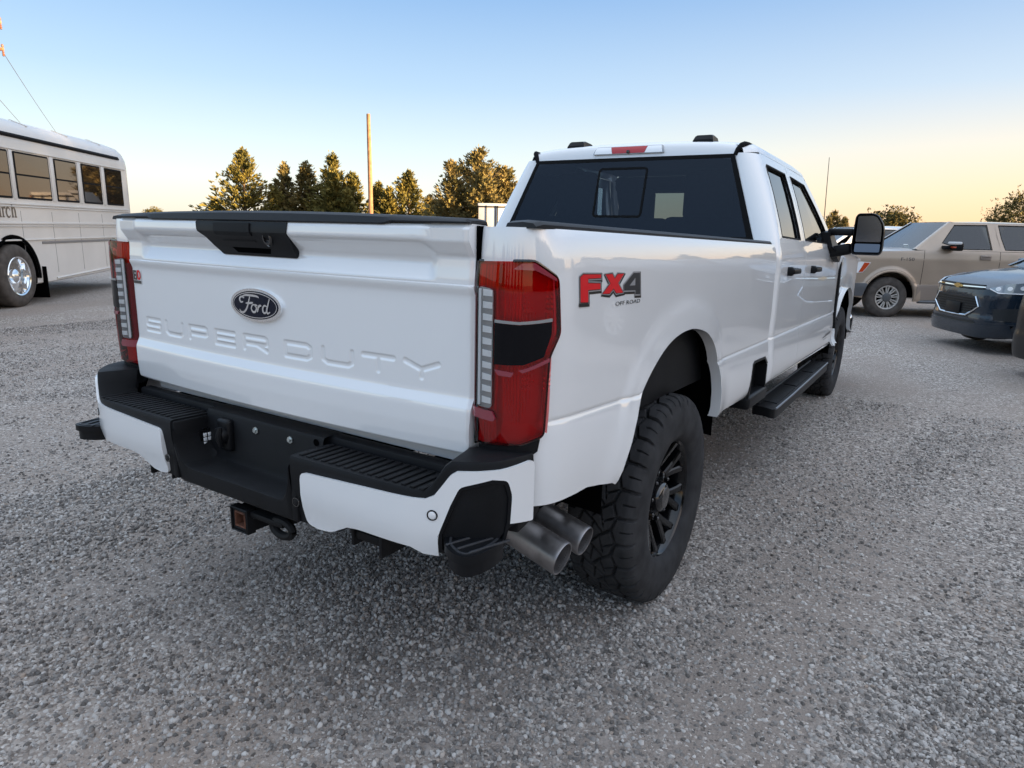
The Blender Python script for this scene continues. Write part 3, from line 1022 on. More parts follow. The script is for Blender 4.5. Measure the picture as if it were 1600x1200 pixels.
for mir in (False, True):
    # housing with a faceted reflector behind a red cover
    V, F = [], []
    ns_, nz_t = 70, 72
    S_ = frange(s_in + .004, sy(.086), ns_)
    for s in S_:
        for j in range(nz_t):
            z = .915 + (1.372 - .915) * j / (nz_t - 1)
            zt_ = 1.378 - .034 * sstep(sy(.03), sy(.088), s) + 0
            z = min(z, zt_ - .006)
            sm = sx(.90)
            tri = abs(((s / .0105) % 1.0) - .5) * 2
            bowl = .020 * sstep(ledx_e, sm, s) * (1 - .35 * math.cos((z - 1.15) / .12))
            d = -.004 - bowl - (.005 * tri if s > sm else .0015 * tri)
            if s > sx(.955):
                d -= .006 * (abs(((z / .0125) % 1.0) - .5) * 2 if (1.255 < z < 1.34 or 1.06 < z < 1.11) else .3)
            V.append(TL(s, z, d * (1 - .6 * sstep(sy(.055), sy(.086), s))))
    bz_ = outline
    tl = MB().add(V, grid_faces(ns_, nz_t), mirror=mir).build('tail_light', M['red_inner'], truck, RK, 20)
    V, F = patch([offset_poly(outline, .0045)], TL, scut, zc, .0005, -.012, .003, .002)
    n_ = len(offset_poly(outline, .0045))
    A_, B_ = offset_poly(outline, .0045), offset_poly(outline, -.003)
    V = [TL(max(a, .001), b, .0015) for a, b in A_] + [TL(a, b, .0025) for a, b in B_] + [TL(max(a, .001), b, -.012) for a, b in A_]
    F = [(i, (i + 1) % n_, n_ + (i + 1) % n_, n_ + i) for i in range(n_)] + [((i + 1) % n_, i, 2 * n_ + i, 2 * n_ + (i + 1) % n_) for i in range(n_)]
    MB().add(V, F, mirror=mir).build('lamp_bezel', M['gloss_black'], tl, RK, 40)
    V, F = patch([outline], TL, scut, zc, .006, -.012, .008, .006)
    MB().add(V, F, mirror=mir).build('lens_cover', M['red_glass'], tl, RK, 32)
    tl_piece('lens_column', [[(s_in + .006, 1.30), (sx(.826), 1.30), (sx(.824), .935), (s_in + .006, .93)]], M['red_deep'], .0068, .004, .003, .002, tl, mir)
    ledx0, ledx1 = sx(.834), sx(.882)
    tl_piece('led_bar', [round_poly([(ledx0, 1.318), (ledx1, 1.312), (ledx1, 1.008), (ledx0, 1.006)], .012)], M['lens_grey'], .0075, .003, .002, .001, tl, mir)
    mb = MB()
    for k in range(10):
        z = 1.020 + k * .0305
        mb.add(*patch([[(ledx0 + .018, z), (ledx1 - .002, z), (ledx1 - .002, z + .015), (ledx0 + .018, z + .017)]], TL, scut, [], .0098, .006, .002, .002), mirror=mir)
    mb.add(*patch([round_poly([(ledx0 + .002, 1.312), (ledx0 + .011, 1.312), (ledx0 + .011, 1.012), (ledx0 + .002, 1.010)], .003)], TL, scut, zc, .0098, .006, .002, .002), mirror=mir)
    mb.build('led_segments', M['clear_lens'], tl, RK, 30)
    tl_piece('led_cover', [round_poly([(ledx0 - .001, 1.321), (ledx1 + .001, 1.315), (ledx1 + .001, 1.005), (ledx0 - .001, 1.003)], .012)], M['led_cover'], .0125, .006, .003, .003, tl, mir)
    bx0 = sx(.889)
    tl_piece('smoked_lens', [[(bx0, 1.230), (sx(.945), 1.228), (sy(.068), 1.236), (sy(.070), 1.205), (sy(.050), 1.148), (sx(.955), 1.128), (bx0, 1.124)]], M['smoke_lens'], .0085, .002, .002, .002, tl, mir)
    tl_piece('lens_trim', [[(bx0, 1.238), (sx(.945), 1.236), (sy(.068), 1.245), (sy(.069), 1.237), (sx(.945), 1.229), (bx0, 1.2305)]], M['lens_grey'], .0095, .004, 0, 0, tl, mir, [])
    tl_piece('lens_trim', [[(sx(.945), 1.114), (sx(.958), 1.1195), (sy(.064), 1.1445), (sy(.063), 1.135), (sx(.955), 1.108)]], M['pink_lens'], .0095, .004, 0, 0, tl, mir, [])
    # reflector fields and lens ribs
    tl_piece('lens_ledge', [round_poly([(s_in + .008, 1.003), (sx(.885), 1.001), (sx(.896), .982), (sx(.888), .974), (s_in + .008, .976)], .004)], M['pink_lens'], .0105, .004, .003, .003, tl, mir, [])
    tl_piece('lens_ledge', [round_poly([(bx0, 1.112), (sx(.938), 1.108), (sx(.932), 1.096), (bx0 + .012, 1.098)], .003)], M['pink_lens'], .0095, .004, .002, .002, tl, mir, [])
    tl_piece('lens_edge', [[(sx(.95), 1.378), (sy(.030), 1.379), (sy(.082), 1.343), (sy(.080), 1.336), (sy(.028), 1.362), (sx(.93), 1.363)]], M['pink_lens'], .0072, .003, .002, .001, tl, mir)
    # black filler under the lamp
    V, F = patch([[(s_in + .0, .899), (sx(.955), .915), (sy(.058), .934), (sy(.050), .895), (sx(.95), .862), (s_in + .0, .855)]], TL, scut, [], -.004, -.03, .002, .002)
    MB().add(V, F, mirror=mir).build('lamp_filler', M['black_smooth'], truck, RK, 32)

# ---- side decal
def BS(y, z, off):
    return (1.0 + side_off(y, z) + off, y, z)
DF = [(.22, 1.276), (.213, 1.343), (.23, 1.35), (.338, 1.348), (.339, 1.338), (.259, 1.338), (.26, 1.326), (.336, 1.323), (.338, 1.307), (.262, 1.307), (.265, 1.274)]
DX = [(.367, 1.347), (.413, 1.348), (.431, 1.334), (.45, 1.347), (.496, 1.347), (.456, 1.32), (.497, 1.291), (.447, 1.291), (.426, 1.305), (.4, 1.292), (.352, 1.293), (.403, 1.321)]
D4 = [(.569, 1.347), (.618, 1.347), (.629, 1.281), (.592, 1.282), (.59, 1.295), (.504, 1.297), (.501, 1.313)]
def decal(polys, m, off, name='decal', dy=0, dz=0):
    mb = MB()
    for p in polys:
        mb.add(*patch([[(a + dy, b + dz) for a, b in p]], BS, frange(.2, .65, 16), frange(1.25, 1.36, 6), off, 0, back=False))
    return mb.build(name, m, bed_sides[0], RK, smooth=False)
decal([offset_poly(p, .0080) for p in (DF, DX, D4)], M['decal_black'], .0010, dy=.003, dz=-.004)
decal([offset_poly(p, .0050) for p in (DF, DX, D4)], M['decal_grey'], .0016)
decal([offset_poly(p, .0020) for p in (DF, DX)], M['decal_black'], .0019)
decal([offset_poly(p, -.0002) for p in (DF, DX)], M['decal_red'], .0022)
decal([offset_poly(D4, .0005)], M['decal_dark'], .0022)
decal([[(.541, 1.3105), (.583, 1.333), (.585, 1.3095)]], M['decal_grey'], .0026)
decal([[(.211, 1.2735), (.266, 1.272), (.267, 1.262), (.212, 1.264)]], M['decal_black'], .0024)
V, F = text_mesh('OFF ROAD', .0205)
w = max(v[0] for v in V)
MB().add([BS(.446 + v[0] / w * .188, 1.2535 + v[1] * .85, .0016) for v in V], F).build('decal_lettering', M['decal_black'], bed_sides[0], RK, smooth=False)
# ---- rear bumper
BPC = Curve2([(0, -.192), (.30, -.191), (.58, -.188), (.72, -.183), (.795, -.168), (.845, -.146), (.905, -.110), (.950, -.066), (.973, -.020), (.986, .028)], 12)
def BP(s, z, off):
    x, y = BPC.at(s)
    nx, ny = BPC.nrm(s)
    # face leans in slightly towards the bottom edge
    lean = -.016 * sstep(.70, .60, z) if False else -.018 * (1 - sstep(.60, .70, z))
    o = off + lean
    return (x + nx * o, y + ny * o, z)
def bs(x=None, y=None):
    return BPC.s_of(x=x) if x is not None else BPC.s_of(y=y)
bc = frange(.30, BPC.L - .003, 30)
S_END = BPC.L
panel = [(bs(.362), .768), (bs(.60), .779), (bs(.765), .785), (bs(.788), .787), (bs(.812), .800), (bs(.850), .857), (bs(.866), .867), (bs(.905), .868), (bs(.948), .871), (S_END - .004, .885), (S_END - .004, .716),
         (bs(.962), .724), (bs(.964), .80), (bs(.957), .842), (bs(.935), .847), (bs(.900), .836), (bs(.870), .826), (bs(.850), .776), (bs(.822), .690), (bs(.822), .630), (bs(.782), .631), (bs(.742), .645), (bs(.56), .646), (bs(.52), .640), (bs(.458), .604), (bs(.39), .600), (bs(.362), .606)]
panel = round_poly(panel, 0, 3, {0: .022, 5: .012, 9: .02, 10: .006, 12: .012, 13: .012, 16: .012, 26: .03, 18: .02, 24: .02, 22: .03})
# black moulding: wraps over the white panels and steps up at the corners
def top_z(x):
    return .806 + .085 * sstep(.782, .856, x)
bump = None
mb = MB()
front = [(s, BPC.at(s)) for s in frange(bs(.292), S_END, 46)]
for mir in (False, True):
    V, F = [], []
    for s, (x, y) in front:
        tz = top_z(x) + .006 * sstep(.93, .984, x)
        bz = interp(x, [.29, .36, .40, .46, .52, .74, .80, .85, .93, .96, .984], [.592, .592, .594, .600, .636, .640, .628, .628, .640, .70, .716])
        bx, by = (x, -.030) if x < .80 else (.80 + (x - .80) * .25, -.030 + (x - .80) * .42)
        if x > .860:
            by = max(by, .0 + (x - .860) * .3)
        nx, ny = BPC.nrm(s)
        def off(o, zz):
            p = BP(s, zz, o)
            return p
        V += [off(-.075, bz + .012), off(-.014, bz), off(.000, bz + .008), off(.000, tz - .052), off(.000, tz - .018), off(-.001, tz - .007), off(-.004, tz - .001), off(-.018, tz), (bx * .9 + x * .1, by * .9 + y * .1, tz), (bx, by, tz - .004), (bx, by, tz - .06)]
    k = 11
    n = len(V) // k
    F = [(i * k + j, (i + 1) * k + j, (i + 1) * k + j + 1, i * k + j + 1) for i in range(n - 1) for j in range(k - 1)]
    F += [tuple(range(k))[::-1], tuple(range((n - 1) * k, n * k))]
    mb.add(V, F, mirror=mir)
# centre dip: front lip, floor, back wall, ledge
V, F = [], []
for x in (-.292, -.288, -.27, -.25, -.225, -.15, 0, .15, .225, .25, .27, .288, .292):
    a = abs(x)
    fz = .652 + (.125 * (1 - math.sqrt(max(0, 1 - ((a - .225) / .067) ** 2))) if a > .225 else 0)
    fz = min(fz, .79)
    ly = lambda z: -.192 + .018 * (1 - sstep(.60, .70, z))
    pr = [(-.10, .590), (-.165, .588), (ly(.598), .598), (ly(fz - .012), fz - .012), (ly(fz - .003) + .003, fz - .003), (ly(fz) + .012, fz), (-.085, max(.650, fz - .01)), (-.066, max(.656, fz)), (-.060, max(.672, fz)), (-.058, .812), (-.052, .824), (-.030, .826), (.02, .826)]
    V += [(x, q[0], q[1]) for q in pr]
k = 13
n = len(V) // k
F = [(i * k + j, (i + 1) * k + j, (i + 1) * k + j + 1, i * k + j + 1) for i in range(n - 1) for j in range(k - 1)]
mb.add(V, F)
# side walls of the dip
for s in (-1, 1):
    mb.add(*box((s * .303, -.112, .70), (.026, .146, .20), .006))
# rear sill behind the pads
mb.add(*box((0, .0, .79), (1.56, .05, .07), .01))
bumper = mb.build('rear_bumper', M['black_plastic'], truck, RK, 28)
mb = MB()
mb.add(*box((0, .050, .835), (1.50, .02, .034), .004))
mb.build('bed_sill', M['white'], truck, RK)

for mir in (False, True):
    V, F = patch([panel], BP, bc, [.62, .66, .70, .74, .78, .82, .86], .0085, -.006, .007, .0045)
    wp = MB().add(V, F, mirror=mir).build('bumper_panel', M['white'], bumper, RK, 40)
    # corner pocket
    pocket = [(bs(.822), .690), (bs(.850), .776), (bs(.870), .826), (bs(.900), .836), (bs(.935), .847), (bs(.957), .842), (bs(.964), .80), (bs(.962), .724), (bs(.955), .66), (bs(.822), .64)]
    inner = [(q[0] * .9 + (bs(.91)) * .1, q[1] * .90 + .735 * .10) for q in pocket]
    V, F = [], []
    N = len(pocket)
    for q in pocket:
        V.append(BP(q[0], q[1], .008))
    for q in inner:
        V.append(BP(q[0], q[1], .006))
    for q in inner:
        V.append(BP(q[0], q[1], -.055))
    F = [(i, (i + 1) % N, N + (i + 1) % N, N + i) for i in range(N)] + [(N + i, N + (i + 1) % N, 2 * N + (i + 1) % N, 2 * N + i) for i in range(N)]
    F = [tuple(reversed(f)) for f in F]
    pk = MB().add(V, F, mirror=mir)
    V, F = patch([inner], BP, bc, [.66, .70, .74, .78, .82], -.052, -.06)
    MB().add(V, F, mirror=mir).build('pocket_back', M['dark'], bumper, RK)
    pk.build('corner_pocket', M['black_smooth'], bumper, RK, 30)
    # corner foot step
    st = round_poly([(.820, -.126), (.856, -.180), (.908, -.207), (.942, -.204), (.960, -.160), (.965, -.095), (.952, -.04), (.93, -.02), (.85, -.08)], .025, 4)
    mbs = MB()
    def FS(x, y, off):
        return (x, y, .682 + off)
    def FS2(x, y, off):
        # taper downwards
        return ((x - .92) * .90 + .92, (y + .11) * .90 - .11, .682 + off)
    V, F = patch([st], FS, frange(.85, 1.0, 6), frange(-.2, -.06, 5), 0, -.022, .006, .004)
    mbs.add(V, F, mirror=mir)
    V, F = patch([st], FS2, [], [], -.020, -.058, .008, .0)
    mbs.add(V, F, mirror=mir)
    mbs.build('corner_step', M['black_smooth'], bumper, RK, 28)
    mbs = MB()
    rim = offset_poly(st, -.012)
    rim2 = offset_poly(st, -.018)
    n = len(rim)
    for k, (A, B) in enumerate(((rim, rim2),)):
        V = [(p[0], p[1], .6845) for p in A] + [(p[0], p[1], .6845) for p in B] + [(p[0], p[1], .681) for p in A] + [(p[0], p[1], .681) for p in B]
        m_ = min(len(A), len(B))
        F = [(i, (i + 1) % m_, len(A) + (i + 1) % m_, len(A) + i) for i in range(m_)] + [(i, i + len(A) + len(B), (i + 1) % m_ + len(A) + len(B), (i + 1) % m_) for i in range(m_)] + [(len(A) + i, len(A) + (i + 1) % m_, 2 * len(A) + len(B) + (i + 1) % m_, 2 * len(A) + len(B) + i) for i in range(m_)]
        mbs.add(V, F, mirror=mir)
    for q in (.882, .918, .954):
        mbs.add(*box((q + .000, -.118, .6830), (.007, .128, .006), .002, rot=Matrix.Rotation(R_(-18), 3, 'Z')), mirror=mir)
    mbs.build('step_ridges', M['ridge'], bumper, RK, 28)
    # ribbed tread of the step pads
    mbs = MB()
    for i in range(16):
        x = .325 + i * .0300
        y0 = -.172
        mbs.add(*box((x, (y0 - .045) / 2, .8075), (.0165, -.045 - y0, .007), .003), mirror=mir)
    mbs.build('step_pad_ribs', M['black_plastic'], bumper, RK, 28)
    # parking sensors
    def sensor(x, z, rad, m, ring):
        s = bs(x)
        c = Vector(BP(s, z, .009))
        nx, ny = BPC.nrm(s)
        q = Vector((nx, ny, 0)).to_track_quat('Z', 'Y').to_matrix().to_4x4()
        T = Matrix.Translation(c) @ q
        V, F = lathe([(0, rad + .004), (.0015, rad + .0035), (.0015, rad + .0012), (-.001, rad + .001)], 24, 'z')
        a = mk('parking_sensor', *(lambda VF: (MB().add(VF[0], VF[1], mirror=mir).V, MB().add(VF[0], VF[1], mirror=mir).F))(xform((V, F), T)), ring, bumper, RK)
        V, F = lathe([(-.001, rad), (.0012, rad - .0005), (.002, rad - .002), (.0022, .0001)], 24, 'z')
        b = mk('sensor_face', *(lambda VF: (MB().add(VF[0], VF[1], mirror=mir).V, MB().add(VF[0], VF[1], mirror=mir).F))(xform((V, F), T)), m, bumper, RK)
    sensor(.808, .747, .0105, M['white'], M['seal'])
    sensor(.325, .670, .0105, M['black_smooth'], M['gloss_black'])

# licence lamp, trailer socket, plate bolts
mb = MB()
fr = [(-.100, .756), (-.026, .752), (-.022, .668), (-.092, .664)]
def LW(y, z, off):
    return (-.2895 + off, y, z)
mb.add(*patch([round_poly(fr, .01)], LW, [], [], .006, -.002, .004, .003, flip=True))
ll = mb.build('license_lamp', M['gloss_black'], bumper, RK)
mk('lamp_lens', *patch([round_poly([(-.089, .743), (-.038, .741), (-.035, .680), (-.083, .677)], .008)], LW, [], [], .0075, 0, .003, .002, flip=True), M['smoke_lens'], bumper, RK)
mb = MB()
for i in range(2):
    for j in range(3):
        mb.add(*box((-.2815, -.080 + i * .017, .734 - j * .016), (.003, .013, .013), .0008))
mb.build('lamp_emitter', M['clear_lens'], bumper, RK)
mb = MB()
mb.add(*box((-.178, -.068, .752), (.066, .030, .112), .012, 3))
mb.add(*xform(lathe([(0, .030), (.016, .030), (.022, .026), (.022, .0001)], 20, 'y'), Matrix.Translation((-.178, -.078, .752)) @ Matrix.Rotation(PI, 4, 'Z')))
mb.add(*tube([(-.165, -.100, .785), (-.163, -.106, .752), (-.165, -.098, .718)], [.009, .012, .008], 8))
mb.build('trailer_socket', M['black_smooth'], bumper, RK)
for x, z in ((-.028, .792), (.142, .792)):
    V, F = lathe([(0, .012), (.003, .0125), (.0035, .0075), (.009, .0072), (.0095, .0001)], 6, 'y')
    mk('plate_bolt', [(x + v[0], -.0585 - v[1], z + v[2]) for v in V], [tuple(reversed(f)) for f in F], M['bolt'], bumper, RK, sharp=25)
V, F = lathe([(0, .011), (.002, .011), (.002, .0001)], 16, 'y')
mk('plate_hole', [(.262 + v[0], -.0585 - v[1], .806 + v[2]) for v in V], [tuple(reversed(f)) for f in F], M['dark'], bumper, RK)

# ---- hitch
mb = MB()
bm = bmesh.new()
def sq_tube(cx, cz, y0, y1, ho, hi):
    V = []
    for (y, h) in ((y0 + .004, ho), (y0, ho - .004), (y0, hi + .003), (y0 + .003, hi), (y1, hi)):
        V += [(cx - h, y, cz - h), (cx + h, y, cz - h), (cx + h, y, cz + h), (cx - h, y, cz + h)]
    V += [(cx - ho, y1, cz - ho), (cx + ho, y1, cz - ho), (cx + ho, y1, cz + ho), (cx - ho, y1, cz + ho)]
    F = []
    for r in range(4):
        for j in range(4):
            F.append((r * 4 + j, r * 4 + (j + 1) % 4, (r + 1) * 4 + (j + 1) % 4, (r + 1) * 4 + j))
    for j in range(4):
        F.append((j, 20 + j, 20 + (j + 1) % 4, (j + 1) % 4))
    return V, F
bm.free()
HX, HZ = -.018, .508
mb.add(*sq_tube(HX, HZ, -.148, .15, .037, .0275))
mb.add(*sq_tube(HX, HZ, -.154, -.120, .042, .0365))
mb.add(*tube([(-.56, .14, .575), (.56, .14, .575)], .045, 12))
for s in (-1, 1):
    # safety chain loop plates
    cx = HX + s * .185
    pts = [(cx + .046 * math.cos(a), -.125 + .0 * a, .520 + .025 * math.sin(a)) for a in [2 * PI * i / 24 for i in range(25)]]
    if s > 0:
        mb.add(*tube(pts, .0135, 8, caps=False))
        mb.add(*box((HX + s * .12, -.05, .535), (.16, .18, .02), .006))
    # frame brackets that hang below the bumper
    mb.add(*box((s * .46, .02, .600), (.012, .26, .12), .004))
    mb.add(*box((s * .58, .02, .592), (.012, .28, .11), .004))
    mb.add(*box((s * .52, -.08, .575), (.11, .05, .03), .01))
    mb.add(*box((s * .52, .13, .60), (.14, .10, .10), .02))
mb.add(*tube([(HX - .055, -.06, HZ), (HX + .085, -.06, HZ)], .009, 8))
hitch = mb.build('hitch_receiver', M['frame_black'], truck, RK, 30)
mk('receiver_liner', *sq_tube(HX, HZ, -.1495, .1, .0272, .021), M['rust'], hitch, RK)
V, F = box((HX, .02, HZ), (.05, .004, .05))
mk('receiver_back', V, F, M['rust'], hitch, RK)
V, F = lathe([(0, .012), (.004, .012), (.004, .0001)], 12, 'x')
mk('hitch_pin_hole', [(v[0] + HX + .0422, v[1] - .12, v[2] + HZ + .02) for v in V], F, M['bolt'], hitch, RK)

# ---- exhaust
def exhaust_pipe(tip, r, L):
    ax = Vector((.97, -.10, -.22)).normalized()
    tip = Vector(tip)
    q = ax.to_track_quat('X', 'Z').to_matrix().to_4x4()
    T = Matrix.Translation(tip) @ q
    cut = lambda V: [(v[0] - v[1] * 0.0 + .0 + (v[1]) * -.10 * (1 if v[0] > -.1 else 0), v[1], v[2]) for v in V]
    V, F = lathe([(-L, r * .96), (-L * .5, r * .98), (-.015, r), (-.004, r), (0, r - .002), (-.001, r - .005), (-.02, r - .006), (-.16, r - .007)], 40)
    o = mk('exhaust_pipe', *xform((cut(V), F), T), M['exhaust'], truck, RK, 40)
    V, F = lathe([(-.012, r - .0055), (-.16, r - .0068), (-.17, .0001)], 32)
    mk('pipe_bore', *xform((cut(V), [tuple(reversed(f)) for f in F]), T), M['soot'], o, RK)
    V, F = lathe([(-L + .06, r + .004), (-L + .09, r + .004)], 24)
    mk('pipe_clamp', *xform((V, F), T), M['satin_metal'], o, RK)
exhaust_pipe((.960, .262, .498), .054, .32)
exhaust_pipe((.965, .402, .505), .050, .26)
mb = MB()
mb.add(*tube([(.40, 1.0, .62), (.42, .75, .64), (.52, .52, .61), (.70, .38, .56)], .055, 14))
mb.add(*tube([(.45, 1.0, .62), (.48, .82, .62), (.58, .62, .60), (.75, .50, .555)], .05, 14))
mb.build('exhaust_section', M['exhaust'], truck, RK)
for s in (-1, 1):
    mk('bumper_bracket', *box((s * .905, .06, .700), (.10, .16, .036), .006, rot=Matrix.Rotation(R_(s * 10), 3, 'Z')), M['frame_black'], truck, RK)
    mk('splash_shield', *box((s * .88, .30, .70), (.02, .40, .10), .005), M['dark'], truck, RK)

# ---- box side step behind the cab (black recess) and running boards
for mir in (False, True):
    mb = MB()
    rec = [(2.172, .674), (2.202, .850), (2.235, .862), (2.47, .858), (2.545, .812), (2.540, .66), (2.2, .62)]
    def RC(y, z, off):
        return (1.006 + off, y, z)
    V, F = patch([rec], RC, [], [], -.055, -.12)
    mb.add(V, F, mirror=mir)
    # edge frame
    ring = [(2.172, .664), (2.202, .848), (2.235, .861), (2.47, .857), (2.548, .812), (2.545, .66)]
    out = ring
    inn = [(2.190, .664), (2.217, .838), (2.240, .847), (2.466, .843), (2.532, .805), (2.53, .66)]
    n = len(ring)
    V = [(1.012, a, b) for a, b in out] + [(1.012, a, b) for a, b in inn] + [(.95, a, b) for a, b in inn] + [(1.0, a, b) for a, b in out]
    F = []
    for i in range(n - 1):
        F += [(i, n + i, n + i + 1, i + 1), (n + i, 2 * n + i, 2 * n + i + 1, n + i + 1), (3 * n + i, i, i + 1, 3 * n + i + 1)]
    mb.add(V, F, mirror=mir)
    mb.add(*box((.955, 2.37, .638), (.13, .40, .075), .02, 3), mirror=mir)
    mb.build('box_step', M['black_smooth'], truck, RK, 30)
    # running board
    plan = [(.905, 2.80), (.915, 2.70), (1.045, 2.69), (1.052, 2.76), (1.030, 4.76), (1.018, 4.85), (.875, 4.80)]
    def RBD(x, y, off):
        return (x, y, .520 + off - .010 * sstep(.98, 1.06, x))
    V, F = patch([round_poly(plan, .03)], RBD, [.93, .96, 1.0, 1.03], frange(2.8, 4.7, 8), 0, -.055, .012, .008)
    rb = MB().add(V, F, mirror=mir).build('running_board', M['black_smooth'], truck, RK, 35)
    mb = MB()
    mb.add(*tube([(1.049, 2.72, .513), (1.047, 3.2, .513), (1.022, 4.83, .513)], .0065, 8), mirror=mir)
    mb.add(*tube([(.915, 2.79, .523), (.890, 4.78, .523)], .007, 8), mirror=mir)
    mb.build('board_trim', M['satin_metal'], rb, RK)
    mb = MB()
    for i in range(3):
        y0 = 2.86 + i * .66
        V, F = patch([[(.93, y0), (1.025 - i * .007, y0), (1.020 - i * .007, y0 + .60), (.92, y0 + .60)]], RBD, [.96, 1.0], [], .0045, 0, .006, .003)
        mb.add(V, F, mirror=mir)
    for i in range(7):
        mb.add(*box((.925, 2.745 + i * .017, .524), (.05, .007, .012), .002), mirror=mir)
    for y in (3.0, 3.75, 4.5):
        mb.add(*box((.86, y, .58), (.16, .09, .03), .008, rot=Matrix.Rotation(R_(-35), 3, 'Y')), mirror=mir)
    mb.build('board_tread', M['black_plastic'], rb, RK, 30)
# ---- cab
def xs(z):
    return interp(z, [1.44, 1.50, 1.60, 1.75, 1.90, 1.95, 1.985, 2.01, 2.03], [.988, .972, .938, .880, .815, .792, .772, .752, .728])
def cab_x(y, z):
    """outer x of the cab side and front fender"""
    if z <= 1.44:
        o = side_off(y, z)
        o = max(o, -.012) if z > 1.3 else o
        return 1.0 + o
    return xs(z)
CZ = [.66, .67, .685, .70, .73, .77, .81, .85, .89, .915, .928, .936, .941, .945, .950, .957, .965, .98, 1.0, 1.03, 1.06, 1.09, 1.12, 1.15, 1.2, 1.25, 1.3, 1.34, 1.37, 1.40, 1.425, 1.44, 1.458, 1.474]
def belt(y):
    return interp(y, [2.6, 3.3, 4.4, 4.74, 4.93], [1.474, 1.472, 1.466, 1.452, 1.440])
def rocker(y):
    return interp(y, [2.56, 2.8, 4.8, 4.95, 5.095], [.668, .668, .650, .650, .655])

def cab_panel(ys, bottom, top, aret=None):
    def pt(y, z, inset):
        return (cab_x(y, z) - inset, y, z)
    return shell(ys, CZ, bottom, top, pt, .03, aret)

def UP(y, z, off):
    return (xs(z) + off * .9, y, z + off * .42)

def ring_frame(outer, inner, o1, o0):
    """frame between two outlines with equal vertex counts, on the upper cab side"""
    V, F = [], []
    n = len(outer)
    SUB = 5
    def sub(P):
        out = []
        for i in range(n):
            a, b = Vector(P[i]), Vector(P[(i + 1) % n])
            for k in range(SUB):
                out.append(tuple(a.lerp(b, k / SUB)))
        return out
    O, I = sub(outer), sub(inner)
    m = len(O)
    for P, o in ((O, o1), (I, o1), (I, o0)):
        V += [UP(a, b, o) for a, b in P]
    for i in range(m):
        j = (i + 1) % m
        F += [(i, j, m + j, m + i), (m + i, m + j, 2 * m + j, 2 * m + i)]
    # split first ring radially so it follows the curved side
    return V, F

W1 = [(2.775, 1.508), (3.335, 1.503), (3.455, 1.925), (2.915, 1.928), (2.905, 1.92)]
RW_out = [(2.695, 1.474), (3.418, 1.471), (3.555, 1.985), (2.868, 1.990), (2.860, 1.985)]
RW_in = [(2.775, 1.508), (3.325, 1.503), (3.448, 1.925), (2.935, 1.930), (2.905, 1.915)]
FW_out = [(3.424, 1.471), (4.72, 1.452), (4.545, 1.66), (4.155, 1.972), (3.561, 1.985)]
FW_in = [(3.475, 1.503), (4.52, 1.496), (4.39, 1.645), (4.085, 1.908), (3.605, 1.925)]

def door(name, ys, outer, inner, mir, bfn):
    V, F = cab_panel(ys, bfn, belt)
    mb = MB().add(V, F, mirror=mir)
    V, F = ring_frame(outer, inner, 0, -.028)
    F = [tuple(f) for f in F]
    mb.add(V, F, mirror=mir)
    d = mb.build(name, M['white'], truck, RK, 32)
    # glass with a dark seal round it
    V, F = patch([inner], UP, frange(min(p[0] for p in inner) + .05, max(p[0] for p in inner) - .05, 5), [1.6, 1.7, 1.8, 1.9], -.016, -.02, back=False)
    MB().add(V, F, mirror=mir).build('door_window', M['glass_side'], d, RK, 40)
    oo = offset_poly(inner, .002)
    ii = offset_poly(inner, -.008)
    V, F = ring_frame(oo[-0:], ii, .0015, -.014)
    MB().add(V, F, mirror=mir).build('window_seal', M['seal'], d, RK, 30)
    return d
def rd_bottom(y):
    return rocker(y) + .012
for mir in (False, True):
    ys = [2.690, 2.70, 2.76, 2.85, 2.95, 3.05, 3.15, 3.25, 3.35, 3.405, 3.412]
    rd = door('rear_door', ys, RW_out, RW_in, mir, rd_bottom)
    ys = [3.418, 3.425, 3.5, 3.6, 3.8, 4.0, 4.2, 4.4, 4.6, 4.75, 4.85, 4.915, 4.922]
    fd = door('front_door', ys, FW_out, FW_in, mir, rd_bottom)
    for d, y in ((rd, 2.90), (fd, 3.66)):
        mb = MB()
        x = cab_x(y, 1.315)
        mb.add(*box((x + .030, y + .07, 1.315), (.022, .21, .034), .010, 3), mirror=mir)
        mb.add(*box((x + .010, y - .015, 1.315), (.045, .045, .052), .012, 3), mirror=mir)
        mb.add(*box((x + .010, y + .16, 1.315), (.040, .035, .036), .010, 3), mirror=mir)
        mb.build('door_handle', M['black_smooth'], d, RK, 35)
    # small badge low on the front door
    mb = MB()
    V, F = text_mesh('POWER', .03)
    for (y0, y1, z0, z1) in ((4.44, 4.60, .760, .776), (4.56, 4.82, .764, .790), (4.48, 4.66, .742, .752)):
        mb.add([(cab_x(y, z) + .002, y, z) for y, z in ((y0, z0), (y1, z0 + .006), (y1, z1), (y0, z1 - .006))], [(0, 1, 2, 3)], mirror=mir)
    mb.build('door_badge', M['decal_dark'], fd, RK, smooth=False)

